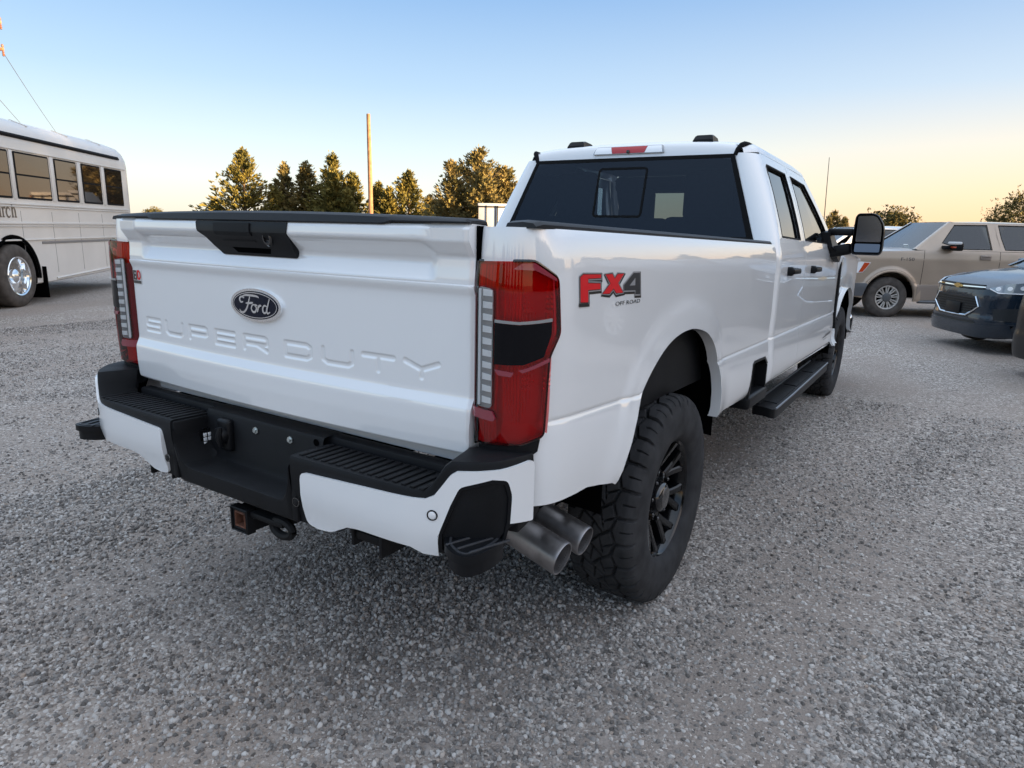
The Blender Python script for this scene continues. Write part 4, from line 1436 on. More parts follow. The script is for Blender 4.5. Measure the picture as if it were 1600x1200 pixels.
# cab shell: rear quarters, back wall, roof, pillars, sills
mb = MB()
def edge_glass(z):
    t = (z - 1.470) / (1.975 - 1.470)
    return (.852 + (.662 - .852) * t, 2.626 + (2.752 - 2.626) * t)
def edge_door(z):
    t = (z - 1.474) / (1.985 - 1.474)
    return (xs(z), 2.690 + (2.858 - 2.690) * max(0, t))
for mir in (False, True):
    V, F = [], []
    zz = [1.470, 1.50, 1.56, 1.62, 1.70, 1.78, 1.86, 1.92, 1.955, 1.978]
    for z in zz:
        a, b = Vector(edge_glass(z)), Vector(edge_door(z))
        c = Vector((b.x - .012, a.y - .026))
        for k in range(11):
            t = k / 10
            p = (1 - t) ** 2 * a + 2 * t * (1 - t) * c + t * t * b
            V.append((p.x, p.y, z))
    mb.add(V, grid_faces(len(zz), 11), mirror=mir)
    # lower quarter
    V, F = [], []
    zz = [z for z in CZ]
    for z in zz:
        bx = cab_x(2.69, z) if z < 1.45 else xs(z)
        a, b = Vector((.86, 2.600 + max(0, z - 1.40) * .35)), Vector((bx, 2.688))
        c = Vector((bx + .002, 2.572 + max(0, z - 1.40) * .4))
        for k in range(11):
            t = k / 10
            p = (1 - t) ** 2 * a + 2 * t * (1 - t) * c + t * t * b
            V.append((p.x, p.y, z))
    mb.add(V, grid_faces(len(zz), 11), mirror=mir)
    # roof rail over the doors
    V, F = [], []
    path = [(2.752, 1.978), (2.80, 1.985), (2.868, 1.992), (3.2, 1.990), (3.555, 1.987), (3.9, 1.982), (4.155, 1.974), (4.35, 1.815), (4.545, 1.662), (4.72, 1.455), (4.86, 1.44)]
    for y, z in path:
        x = xs(z)
        if y < 2.86:
            x = interp(y, [2.752, 2.80, 2.868], [.662 + .05, .745, xs(1.992)])
        # outwards edge then up and inwards towards the roof / windscreen
        top = interp(y, [2.75, 4.0, 4.16, 4.9], [.052, .055, .05, .02])
        V += [(x - .03, y, z - .01), (x, y, z), (x - .008, y + .004, z + top * .45), (x - .026, y + .010, z + top * .8), (x - .055, y + .016, z + top)]
    n = len(path)
    mb.add(V, [(i * 5 + j, (i + 1) * 5 + j, (i + 1) * 5 + j + 1, i * 5 + j + 1) for i in range(n - 1) for j in range(4)], mirror=mir)
    # sill
    V = []
    for y in (2.60, 2.7, 3.5, 4.3, 4.95, 5.05):
        z = rocker(y)
        V += [(.975, y, z + .012), (.985, y, z), (.965, y, z - .02), (.88, y, z - .02)]
    mb.add(V, [tuple(reversed((i * 4 + j, (i + 1) * 4 + j, (i + 1) * 4 + j + 1, i * 4 + j + 1))) for i in range(5) for j in range(3)], mirror=mir)
# roof skin
V, F = [], []
rys = [2.748, 2.752, 2.757, 2.764, 2.775, 2.795, 2.85, 3.0, 3.3, 3.6, 3.9, 4.05, 4.15, 4.20]
rz = [1.972, 2.0, 2.020, 2.035, 2.046, 2.053, 2.059, 2.066, 2.072, 2.070, 2.060, 2.050, 2.036, 2.020]
ru = frange(-1, 1, 25)
for y, z in zip(rys, rz):
    hw = interp(y, [2.748, 2.775, 2.85, 3.9, 4.2], [.672, .690, .712, .712, .70])
    for u in ru:
        dz = -.018 * u * u - .016 * abs(u) ** 8
        V.append((u * hw, y - (.012 * u * u if y > 4.0 else -.0 * u * u), z + dz + .018 * (1 if z > 2.04 else sstep(1.97, 2.05, z)) * .6))
mb.add(V, grid_faces(len(rys), 25))
# back wall
mb.add(*box((0, 2.615, 1.06), (1.74, .03, .82), .006))
cab = mb.build('cab_shell', M['white'], truck, RK, 40)
# roof ditch strips
for mir in (False, True):
    pts = [(.666, 2.752, 1.966), (.678, 2.757, 1.998), (.692, 2.768, 2.020), (.705, 2.790, 2.030), (.713, 2.83, 2.034), (.716, 2.95, 2.036), (.716, 3.6, 2.038), (.714, 4.0, 2.026), (.71, 4.15, 2.010)]
    V, F = tube(pts, [.014, .016, .017, .016, .012, .008, .007, .007, .006], 8)
    MB().add(V, F, mirror=mir).build('roof_ditch', M['seal'], cab, RK)
# rear window
def RWp(x, z, off):
    t = (z - 1.470) / .505
    return (x, 2.626 + .126 * t - off - .012 * (1 - (x / .85) ** 2), z)
rw = [(-.854, 1.462), (.854, 1.462), (.664, 1.973), (-.664, 1.973)]
rwin = mk('rear_window', *patch([round_poly(rw, .02)], RWp, frange(-.8, .8, 9), [1.6, 1.7, 1.85], .004, .0, back=False), M['glass_dark'], cab, RK)
# frit band and slider frame
mb = MB()
mb.add(*patch([[(-.854, 1.462), (.854, 1.462), (.838, 1.50), (-.838, 1.50)], [(-.672, 1.950), (.672, 1.950), (.664, 1.973), (-.664, 1.973)], [(-.838, 1.50), (-.805, 1.50), (-.645, 1.950), (-.672, 1.950)], [(.838, 1.50), (.672, 1.950), (.645, 1.950), (.805, 1.50)]], RWp, frange(-.8, .8, 9), [], .0052, .004, back=False))
mb.build('window_border', M['frit'], cab, RK)
mb = MB()
a = round_poly([(-.185, 1.602), (.152, 1.602), (.152, 1.912), (-.185, 1.912)], .03)
b = offset_poly(a, -.014)
n = len(a)
V = [RWp(p[0], p[1], .0062) for p in a] + [RWp(p[0], p[1], .0062) for p in b]
mb.add(V, [(i, (i + 1) % n, n + (i + 1) % n, n + i) for i in range(n)])
mb.build('slider_frame', M['frit'], cab, RK)
# high brake lamp
def HB(x, z, off):
    y = interp(z, [1.972, 2.0, 2.020, 2.035, 2.05], [2.748, 2.752, 2.757, 2.764, 2.776])
    return (x, y - off, z)
hb = mk('high_brake_lamp', *patch([round_poly([(-.245, 1.996), (.235, 1.996), (.222, 2.044), (-.225, 2.044)], .008)], HB, frange(-.22, .22, 9), [2.01, 2.02, 2.03, 2.04], .012, -.004, .004, .003), M['lens_grey'], cab, RK)
for s_ in (-1, 1):
    mk('clear_brake_lens', *patch([[(s_ * .11 - .0 if s_ > 0 else -.235, 2.0), (.225 if s_ > 0 else -.11, 2.0), (.213 if s_ > 0 else -.125, 2.041), (.125 if s_ > 0 else -.225, 2.041)]], HB, frange(-.22, .22, 9), [2.01, 2.02, 2.03], .0135, .008, .003, .002), M['clear_lens'], cab, RK)
mk('red_brake_lens', *patch([[(-.108, 2.0), (.108, 2.0), (.122, 2.041), (-.122, 2.041)]], HB, frange(-.1, .1, 5), [2.01, 2.02, 2.03], .0140, .008, .003, .002), M['red_bright'], cab, RK)
V, F = lathe([(0, .012), (.010, .011), (.012, .0001)], 16, 'y')
mk('cargo_camera', [(v[0], 2.744 - v[1], v[2] + 2.008) for v in V], [tuple(reversed(f)) for f in F], M['gloss_black'], cab, RK)
# roof marker lamps
for x in (-.40, .455, -.62, .62, 0.03):
    y = 2.86 if abs(x) in (.40, .455) else 3.98
    if abs(x) not in (.40, .455):
        continue
    V = []
    for (yy, zz, w) in ((-.07, 0, .062), (-.055, .026, .052), (0.0, .034, .046), (.09, .030, .040), (.16, .004, .03)):
        V += [(x - w, y + yy, 2.060 + zz - .03), (x - w, y + yy, 2.062 + zz), (x - w * .75, y + yy, 2.068 + zz), (x + w * .75, y + yy, 2.068 + zz), (x + w, y + yy, 2.062 + zz), (x + w, y + yy, 2.060 + zz - .03)]
    F = [(i * 6 + j, i * 6 + j + 1, (i + 1) * 6 + j + 1, (i + 1) * 6 + j) for i in range(4) for j in range(5)]
    F += [tuple(range(6))[::-1], tuple(range(24, 30))]
    mk('roof_lamp', V, F, M['black_smooth'], cab, RK, 30)
# windscreen
def WS(x, t, off):
    w = .64 + (.80 - .64) * t
    return (x * w, 4.19 + .66 * t - .05 * x * x - off * -.6, 2.016 - .565 * t - .01 * x * x)
V = [WS(x, t, 0) for t in frange(0, 1, 8) for x in frange(-1, 1, 13)]
mk('windscreen', V, grid_faces(8, 13), M['glass_clear'], cab, RK)

# interior seen through the glass
mb = MB()
def seat(x, y, w, zt, head=True):
    V, F = box((x, y, .98 + (zt - .98) / 2), (w, .14, zt - .98), .05, 3, rot=Matrix.Rotation(R_(-10), 3, 'X'))
    mb.add(V, F)
    mb.add(*box((x, y + .30, .98), (w, .55, .14), .05, 3))
    if head:
        mb.add(*box((x, y - .06, zt + .125), (.30, .10, .31), .04, 3))
        mb.add(*box((x - .05, y - .05, zt + .03), (.014, .014, .10), .004))
        mb.add(*box((x + .05, y - .05, zt + .03), (.014, .014, .10), .004))
for x in (-.46, .46):
    seat(x, 3.02, .62, 1.63)
seat(0, 3.03, .36, 1.62, False)
for x in (-.42, .42):
    seat(x, 3.98, .56, 1.60)
mb.add(*box((0, 4.72, 1.30), (1.66, .36, .26), .05))
mb.add(*box((0, 3.7, .80), (1.7, 2.2, .05), .01))
V, F = lathe([(.0, .19), (.02, .185), (.02, .165), (0, .16)], 24, 'y', close=True)
mb.add([(v[0] - .42, v[1] + 4.45 + v[2] * .4, v[2] + 1.42) for v in V], F)
mb.build('seats', M['seat'], cab, RK, 40)
mb = MB()
for s in (-1, 1):
    mb.add(*box((s * .90, 3.72, 1.12), (.02, 2.1, .72), .004))
    for (y0, z0, y1, z1) in ((3.40, 1.45, 3.52, 1.99),):
        mb.add(*tube([(s * (xs(z0) - .06), y0, z0), (s * (xs(z1) - .05), y1, z1)], .045, 8))
    mb.add(*tube([(s * .84, 4.72, 1.46), (s * .70, 4.16, 1.97)], .03, 8))
mb.add(*box((0, 3.45, 2.008), (1.30, 1.34, .02), .006))
mb.add(*box((0, 4.12, 1.93), (1.34, .22, .12), .03))
mb.add(*box((0.0, 4.20, 1.84), (.24, .03, .075), .015))
mb.build('cabin_trim', M['liner'], cab, RK, 40)

# ---- front fender, bonnet, nose
def fb(y):
    if FQ[0, 0] < y < FQ[-1, 0]:
        return interp(y, FQ[:, 0], FQ[:, 1])
    return interp(y, [4.93, 5.095, 6.15, 6.55], [.650, .66, .68, .60])
def fender_top(y):
    return interp(y, [4.93, 5.5, 6.2, 6.55], [1.440, 1.425, 1.385, 1.33])
NOSE = Curve2([(1.0, 4.930), (1.0, 5.5), (1.0, 6.1), (.992, 6.30), (.955, 6.45), (.86, 6.53), (.6, 6.565), (.3, 6.578), (0, 6.58)], 10)
ncols = sorted(set([0.0, .006, .05, .10, .15] + [float(np.interp(y, NOSE.Q[:25, 1], NOSE.S[:25])) for y in FQ[:, 0]] + frange(1.23, NOSE.L, 34)))
def nose_pt(s, z, inset):
    x, y = NOSE.at(s)
    nx, ny = -NOSE.nrm(s)[0], -NOSE.nrm(s)[1]
    o = side_off(min(y, 6.5), z) * (1 - sstep(6.3, 6.5, y)) + .018 * (1 - sstep(4.98, 5.5, y)) * sstep(.74, .84, z) * (1 - sstep(1.30, 1.40, z))
    return (x + nx * (o - inset), y + ny * (o - inset), z)
def nb(s):
    x, y = NOSE.at(s)
    return fb(y) if x > .9 else .62
for mir in (False, True):
    V, F = shell(ncols, CZ[:-2], nb, lambda s: min(1.44, fender_top(NOSE.at(s)[1])), nose_pt, .02, lambda s: .035 if 5.09 < NOSE.at(s)[1] < 6.16 else .02)
    fen = MB().add(V, [tuple(reversed(f)) for f in F], mirror=mir).build('front_fender', M['white'], truck, RK, 32)
    # black vent strip behind the wheel
    vent = [(4.935, 1.36), (4.965, 1.36), (5.000, 1.05), (4.962, .80), (4.935, .80)]
    V, F = patch([vent], lambda y, z, off: (cab_x(y, z) + off, y - .004, z), [], frange(.85, 1.3, 8), .018, -.005, .004, .003)
    MB().add(V, F, mirror=mir).build('fender_vent', M['black_smooth'], fen, RK)
V = []
hy = [4.86, 4.95, 5.3, 5.8, 6.2, 6.42, 6.52, 6.56]
for y in hy:
    ft = fender_top(y)
    hw = interp(y, [4.86, 6.2, 6.42, 6.56], [.965, .965, .93, .80])
    for u in frange(-1, 1, 17):
        V.append((u * hw, y - .02 * u * u, ft + .06 * (1 - u ** 4) * interp(y, [6.2, 6.56], [1, .2]) - .004))
mk('bonnet', V, grid_faces(len(hy), 17), M['white'], truck, RK, 40)
mb = MB()
mb.add(*box((0, 6.57, 1.08), (1.15, .05, .34), .02))
for k in range(4):
    mb.add(*box((0, 6.60, .97 + k * .075), (1.10, .03, .03), .008))
mb.build('front_grille', M['gloss_black'], truck, RK)
for s in (-1, 1):
    mk('headlight', *box((s * .78, 6.51, 1.08), (.34, .09, .30), .03), M['clear_lens'], truck, RK)
mk('front_bumper', *box((0, 6.60, .68), (1.96, .20, .26), .05, 3), M['chrome'], truck, RK)

# ---- tow mirrors
for mir in (False, True):
    mb = MB()
    y0 = 4.42
    head = round_poly([(1.150, 1.424), (1.140, 1.48), (1.148, 1.700), (1.165, 1.726), (1.262, 1.728), (1.300, 1.712), (1.338, 1.652), (1.350, 1.60), (1.352, 1.460), (1.335, 1.424)], .018)
    # shell as a tapered pod: open towards the rear, rounded forward
    prof = [(0.0, 1.0), (-.012, .985), (.03, 1.02), (.09, .99), (.15, .86), (.185, .62), (.192, .30)]
    cx, cz = 1.246, 1.58
    V, F = [], []
    n = len(head)
    rings = [(.010, .90), (-.004, .945), (-.006, .985), (.004, 1.0), (.05, 1.01), (.11, .95), (.155, .80), (.175, .55), (.18, .2)]
    for dy, sc in rings:
        V += [(cx + (p[0] - cx) * sc, y0 - .07 + dy, cz + (p[1] - cz) * sc) for p in head]
    for r in range(len(rings) - 1):
        for i in range(n):
            j = (i + 1) % n
            F.append((r * n + i, (r + 1) * n + i, (r + 1) * n + j, r * n + j))
    F.append(tuple((len(rings) - 1) * n + i for i in range(n)))
    mb.add(V, F, mirror=mir)
    # arms and sail
    mb.add(*box((1.055, 4.43, 1.590), (.19, .085, .052), .018, 3), mirror=mir)
    mb.add(*box((1.06, 4.44, 1.452), (.17, .085, .085), .025, 3, rot=Matrix.Rotation(R_(-14), 3, 'Y')), mirror=mir)
    sail = [(4.36, 1.475), (4.36, 1.585), (4.47, 1.60), (4.60, 1.56), (4.70, 1.44), (4.60, 1.36), (4.46, 1.39)]
    def SA(y, z, off):
        return (max(xs(max(z, 1.44)), .95) + off + (.02 if z < 1.45 else 0), y, z)
    V, F = patch([sail], SA, [], [1.44, 1.5, 1.55], .035, -.03, .012, .012)
    mb.add(V, F, mirror=mir)
    mr = mb.build('tow_mirror', M['black_smooth'], truck, RK, 35)
    def MG(x, z, off):
        return (x, y0 - .058 - off, z)
    ctr = lambda P, s_: [(cx + (p[0] - cx) * s_, cz + (p[1] - cz) * s_) for p in P]
    up = round_poly([(1.166, 1.520), (1.166, 1.706), (1.262, 1.710), (1.292, 1.698), (1.324, 1.648), (1.332, 1.600), (1.334, 1.520)], .01)
    lo = round_poly([(1.166, 1.444), (1.164, 1.506), (1.334, 1.506), (1.334, 1.446)], .01)
    V, F = patch([up], MG, [], [], .004, 0, .003, .002)
    MB().add(V, F, mirror=mir).build('mirror_glass', M['mirror_dark'], mr, RK)
    V, F = patch([lo], MG, [], [], .004, 0, .003, .002)
    V = [(v[0], v[1] + (v[2] - 1.475) * .25, v[2]) for v in V]
    MB().add(V, F, mirror=mir).build('spotter_glass', M['mirror'], mr, RK)
    # front cap of the mirror head in body white
    V, F = [], []
    rings = [(.115, .955), (.16, .82), (.184, .58), (.19, .2)]
    for dy, sc in rings:
        V += [(cx + (p[0] - cx) * sc * 1.01, y0 - .066 + dy, cz + (p[1] - cz) * sc * 1.01) for p in head]
    for r in range(3):
        for i in range(n):
            j = (i + 1) % n
            F.append((r * n + i, (r + 1) * n + i, (r + 1) * n + j, r * n + j))
    F.append(tuple(3 * n + i for i in range(n)))
    MB().add(V, F, mirror=mir).build('mirror_cap', M['chrome'], mr, RK, 40)
# ------------------------------------------------------------------ ground
def ground_material():
    m = bpy.data.materials.new('gravel_ground')
    m.use_nodes = True
    n, l = m.node_tree.nodes, m.node_tree.links
    b = n['Principled BSDF']
    b.inputs['Roughness'].default_value = 0.88
    b.inputs['Specular IOR Level'].default_value = 0.25
    tc = n.new('ShaderNodeTexCoord')
    def noise(scale, detail=3, rough=.5):
        t = n.new('ShaderNodeTexNoise')
        t.inputs['Scale'].default_value = scale
        t.inputs['Detail'].default_value = detail
        t.inputs['Roughness'].default_value = rough
        l.new(tc.outputs['Object'], t.inputs['Vector'])
        return t
    def vor(scale, feat='F1', rnd=1.0):
        t = n.new('ShaderNodeTexVoronoi')
        t.feature = feat
        t.inputs['Scale'].default_value = scale
        t.inputs['Randomness'].default_value = rnd
        l.new(tc.outputs['Object'], t.inputs['Vector'])
        return t
    def ramp(src, stops):
        r = n.new('ShaderNodeValToRGB')
        e = r.color_ramp.elements
        while len(e) < len(stops):
            e.new(0.5)
        for i, (p, c) in enumerate(stops):
            e[i].position = p
            e[i].color = (*c, 1)
        l.new(src, r.inputs[0])
        return r
    def mix(f, a, b_, typ='MIX'):
        x = n.new('ShaderNodeMix')
        x.data_type = 'RGBA'
        x.blend_type = typ
        if isinstance(f, float):
            x.inputs[0].default_value = f
        else:
            l.new(f, x.inputs[0])
        l.new(a, x.inputs[6])
        l.new(b_, x.inputs[7])
        return x.outputs[2]
    def sep(c):
        s = n.new('ShaderNodeSeparateColor')
        l.new(c, s.inputs[0])
        return s.outputs[0]
    stones = [(0.0, (.10, .087, .077)), (.25, (.205, .180, .160)), (.58, (.32, .287, .258)), (.86, (.49, .45, .41)), (1.0, (.66, .62, .57))]
    v1 = vor(95)
    v2 = vor(55)
    c1 = ramp(sep(v1.outputs['Color']), stones)
    c2 = ramp(sep(v2.outputs['Color']), stones)
    pick = ramp(noise(22, 2).outputs[0], [(.45, (0, 0, 0)), (.58, (1, 1, 1))])
    grav = mix(sep(pick.outputs[0]), c1.outputs[0], c2.outputs[0])
    fine = ramp(noise(260, 2, .7).outputs[0], [(.3, (.205, .175, .152)), (.7, (.33, .287, .252))])
    mpn = n.new('ShaderNodeMapping')
    mpn.inputs['Rotation'].default_value = (0, 0, R_(-28))
    mpn.inputs['Scale'].default_value = (1.0, .38, 1.0)
    l.new(tc.outputs['Object'], mpn.inputs[0])
    dn = noise(.95, 6, .62)
    l.new(mpn.outputs[0], dn.inputs['Vector'])
    dirtmask = ramp(dn.outputs[0], [(.44, (0, 0, 0)), (.60, (1, 1, 1))])
    speck = ramp(sep(vor(120).outputs['Color']), [(.72, (0, 0, 0)), (.80, (1, 1, 1))])
    dirt = mix(sep(speck.outputs[0]), fine.outputs[0], c1.outputs[0])
    base = mix(sep(dirtmask.outputs[0]), grav, dirt)
    # brown dust patches
    dust = ramp(noise(.45, 4, .6).outputs[0], [(.52, (0, 0, 0)), (.72, (.55, .55, .55))])
    brown = n.new('ShaderNodeRGB')
    brown.outputs[0].default_value = (.30, .240, .195, 1)
    base = mix(sep(dust.outputs[0]), base, brown.outputs[0])
    big = ramp(noise(.16, 3).outputs[0], [(.35, (.93, .91, .905)), (.65, (1.16, 1.13, 1.115))])
    base = mix(1.0, base, big.outputs[0], 'MULTIPLY')
    # dry grass beyond the lot
    geo = n.new('ShaderNodeVectorMath')
    geo.operation = 'LENGTH'
    l.new(tc.outputs['Object'], geo.inputs[0])
    dist = n.new('ShaderNodeMath')
    dist.operation = 'MULTIPLY_ADD'
    nn = noise(.12, 3)
    l.new(nn.outputs[0], dist.inputs[0])
    dist.inputs[1].default_value = 14
    l.new(geo.outputs['Value'], dist.inputs[2])
    gm = n.new('ShaderNodeMapRange')
    gm.inputs[1].default_value = 38
    gm.inputs[2].default_value = 46
    l.new(dist.outputs[0], gm.inputs[0])
    grass = ramp(noise(3, 5, .7).outputs[0], [(.3, (.09, .08, .035)), (.7, (.20, .16, .075))])
    base = mix(gm.outputs[0], base, grass.outputs[0])
    l.new(base, b.inputs['Base Color'])
    # relief
    d1 = vor(95)
    d2 = vor(55)
    hm = n.new('ShaderNodeMix')
    l.new(sep(pick.outputs[0]), hm.inputs[0])
    l.new(d1.outputs['Distance'], hm.inputs[2])
    l.new(d2.outputs['Distance'], hm.inputs[3])
    inv = n.new('ShaderNodeMath')
    inv.operation = 'MULTIPLY'
    inv.inputs[1].default_value = -1
    l.new(hm.outputs[0], inv.inputs[0])
    att = n.new('ShaderNodeMath')
    att.operation = 'MULTIPLY'
    l.new(inv.outputs[0], att.inputs[0])
    mr = n.new('ShaderNodeMapRange')
    mr.inputs[3].default_value = 1
    mr.inputs[4].default_value = .45
    l.new(sep(dirtmask.outputs[0]), mr.inputs[0])
    l.new(mr.outputs[0], att.inputs[1])
    bp = n.new('ShaderNodeBump')
    bp.inputs['Strength'].default_value = 0.9
    bp.inputs['Distance'].default_value = 0.010
    l.new(att.outputs[0], bp.inputs['Height'])
    l.new(bp.outputs[0], b.inputs['Normal'])
    return m
M['ground'] = ground_material()
# one sheet: finely waved near the cars, then out to the horizon
gx = sorted(set([-1500, -700, -300, -150, -80, -50] + [round(-36 + i * .6, 2) for i in range(121)] + [50, 80, 150, 300, 700, 1500]))
gy = sorted(set([-1500, -600, -200, -80, -40, -20] + [round(-10 + i * .6, 2) for i in range(101)] + [60, 80, 120, 200, 400, 900, 2500]))
def ghash(x, y):
    return .012 * math.sin(x * 1.3 + math.sin(y * .7) * 1.4) * math.sin(y * 1.1 + 1.3) + .008 * math.sin(x * 2.9 + y * 1.7)
V = []
for x in gx:
    for y in gy:
        near = max(0, 1 - max(abs(x) / 34, abs(y - 15) / 30))
        tw = 1 - math.exp(-((x / 1.6) ** 2 + ((y - 3.4) / 3.6) ** 2) ** 2)      # level under the pickup
        V.append((x, y, ghash(x, y) * min(1, near * 3) * tw))
ground = mk('gravel_lot', V, grid_faces(len(gx), len(gy)), M['ground'])
ground['kind'] = 'structure'

def stone_material():
    m = bpy.data.materials.new('loose_stone')
    m.use_nodes = True
    n, l = m.node_tree.nodes, m.node_tree.links
    b = n['Principled BSDF']
    b.inputs['Roughness'].default_value = 0.8
    b.inputs['Specular IOR Level'].default_value = 0.3
    oi = n.new('ShaderNodeObjectInfo')
    r = n.new('ShaderNodeValToRGB')
    e = r.color_ramp.elements
    st = [(0, (.105, .094, .086)), (.22, (.175, .158, .146)), (.52, (.29, .265, .244)), (.76, (.41, .38, .355)), (.93, (.53, .50, .47)), (1.0, (.33, .26, .21))]
    while len(e) < len(st):
        e.new(.5)
    for i, (p, c) in enumerate(st):
        e[i].position = p
        e[i].color = (*c, 1)
    l.new(oi.outputs['Random'], r.inputs[0])
    l.new(r.outputs[0], b.inputs['Base Color'])
    return m
M['stone'] = stone_material()

def scatter(name, poly_rect, density, smin, smax, seed, mask_scale):
    """loose gravel: instanced stones over a patch of the lot"""
    (x0, x1, y0, y1) = poly_rect
    me = bpy.data.meshes.new(name)
    nx_, ny_ = 24, 24
    V = [(x0 + (x1 - x0) * i / nx_, y0 + (y1 - y0) * j / ny_, ghash(x0 + (x1 - x0) * i / nx_, y0 + (y1 - y0) * j / ny_) * .6) for i in range(nx_ + 1) for j in range(ny_ + 1)]
    me.from_pydata(V, [], grid_faces(nx_ + 1, ny_ + 1))
    me.materials.append(M['stone'])
    o = new_obj(name, me)
    o['kind'] = 'stuff'
    ng = bpy.data.node_groups.new(name, 'GeometryNodeTree')
    ng.interface.new_socket('Geometry', in_out='INPUT', socket_type='NodeSocketGeometry')
    ng.interface.new_socket('Geometry', in_out='OUTPUT', socket_type='NodeSocketGeometry')
    n, l = ng.nodes, ng.links
    gi, go = n.new('NodeGroupInput'), n.new('NodeGroupOutput')
    dp = n.new('GeometryNodeDistributePointsOnFaces')
    dp.inputs['Seed'].default_value = seed
    pos = n.new('GeometryNodeInputPosition')
    # the same stretched noise as the packed-dirt mask of the ground
    st = n.new('ShaderNodeVectorMath')
    st.operation = 'MULTIPLY'
    st.inputs[1].default_value = (1.0, .38, 1.0)
    l.new(pos.outputs[0], st.inputs[0])
    vr = n.new('ShaderNodeVectorRotate')
    vr.rotation_type = 'Z_AXIS'
    vr.inputs['Angle'].default_value = R_(-28)
    l.new(st.outputs[0], vr.inputs['Vector'])
    nz_ = n.new('ShaderNodeTexNoise')
    nz_.inputs['Scale'].default_value = .95
    nz_.inputs['Detail'].default_value = 6
    nz_.inputs['Roughness'].default_value = .62
    l.new(vr.outputs[0], nz_.inputs['Vector'])
    mr = n.new('ShaderNodeMapRange')
    mr.inputs[1].default_value = .44
    mr.inputs[2].default_value = .60
    mr.inputs[3].default_value = density
    mr.inputs[4].default_value = density * .34
    l.new(nz_.outputs[0], mr.inputs[0])
    l.new(mr.outputs[0], dp.inputs['Density'])
    l.new(gi.outputs[0], dp.inputs['Mesh'])
    join = n.new('GeometryNodeJoinGeometry')
    for k in range(5):
        ico = n.new('GeometryNodeMeshIcoSphere')
        ico.inputs['Radius'].default_value = 1
        ico.inputs['Subdivisions'].default_value = 1 if k < 2 else 2
        sp = n.new('GeometryNodeSetPosition')
        p2 = n.new('GeometryNodeInputPosition')
        t = n.new('ShaderNodeTexNoise')
        t.noise_dimensions = '4D'
        t.inputs['W'].default_value = k * 7.3 + seed
        t.inputs['Scale'].default_value = .75
        t.inputs['Detail'].default_value = 1
        l.new(p2.outputs[0], t.inputs['Vector'])
        sub = n.new('ShaderNodeVectorMath')
        sub.operation = 'SUBTRACT'
        sub.inputs[1].default_value = (.5, .5, .5)
        l.new(t.outputs['Color'], sub.inputs[0])
        sc = n.new('ShaderNodeVectorMath')
        sc.operation = 'SCALE'
        sc.inputs['Scale'].default_value = 1.9
        l.new(sub.outputs[0], sc.inputs[0])
        l.new(sc.outputs[0], sp.inputs['Offset'])
        l.new(ico.outputs[0], sp.inputs['Geometry'])
        sm = n.new('GeometryNodeSetMaterial')
        sm.inputs['Material'].default_value = M['stone']
        l.new(sp.outputs[0], sm.inputs[0])
        g2i = n.new('GeometryNodeGeometryToInstance')
        l.new(sm.outputs[0], g2i.inputs[0])
        l.new(g2i.outputs[0], join.inputs[0])
    ip = n.new('GeometryNodeInstanceOnPoints')
    ip.inputs['Pick Instance'].default_value = True
    l.new(dp.outputs['Points'], ip.inputs['Points'])
    l.new(join.outputs[0], ip.inputs['Instance'])
    rv = n.new('FunctionNodeRandomValue')
    rv.data_type = 'FLOAT_VECTOR'
    rv.inputs['Min'].default_value = (0, 0, 0)
    rv.inputs['Max'].default_value = (6.28, 6.28, 6.28)
    rv.inputs['Seed'].default_value = seed + 1
    l.new(rv.outputs[0], ip.inputs['Rotation'])
    rs = n.new('FunctionNodeRandomValue')
    rs.data_type = 'FLOAT'
    rs.inputs[2].default_value = 0
    rs.inputs[3].default_value = 1
    rs.inputs['Seed'].default_value = seed + 2
    pw = n.new('ShaderNodeMath')
    pw.operation = 'POWER'
    pw.inputs[1].default_value = 2.9
    l.new(rs.outputs[1], pw.inputs[0])
    m2 = n.new('ShaderNodeMapRange')
    m2.inputs[3].default_value = smin
    m2.inputs[4].default_value = smax
    l.new(pw.outputs[0], m2.inputs[0])
    rv2 = n.new('FunctionNodeRandomValue')
    rv2.data_type = 'FLOAT_VECTOR'
    rv2.inputs['Min'].default_value = (.7, .7, .5)
    rv2.inputs['Max'].default_value = (1.25, 1.1, .95)
    rv2.inputs['Seed'].default_value = seed + 3
    mv = n.new('ShaderNodeVectorMath')
    mv.operation = 'SCALE'
    l.new(rv2.outputs[0], mv.inputs[0])
    l.new(m2.outputs[0], mv.inputs['Scale'])
    l.new(mv.outputs[0], ip.inputs['Scale'])
    l.new(ip.outputs[0], go.inputs[0])
    md = o.modifiers.new('scatter', 'NODES')
    md.node_group = ng
    return o
scatter('loose_gravel', (-2.2, 3.4, -1.1, 1.3), 17000, .0018, .0112, 3, .9)
scatter('loose_gravel', (-4.5, 6.5, 1.3, 5.5), 5200, .003, .0115, 11, .8)
scatter('loose_gravel', (-9.0, -2.2, -1.0, 6.0), 3000, .004, .0120, 21, .7)

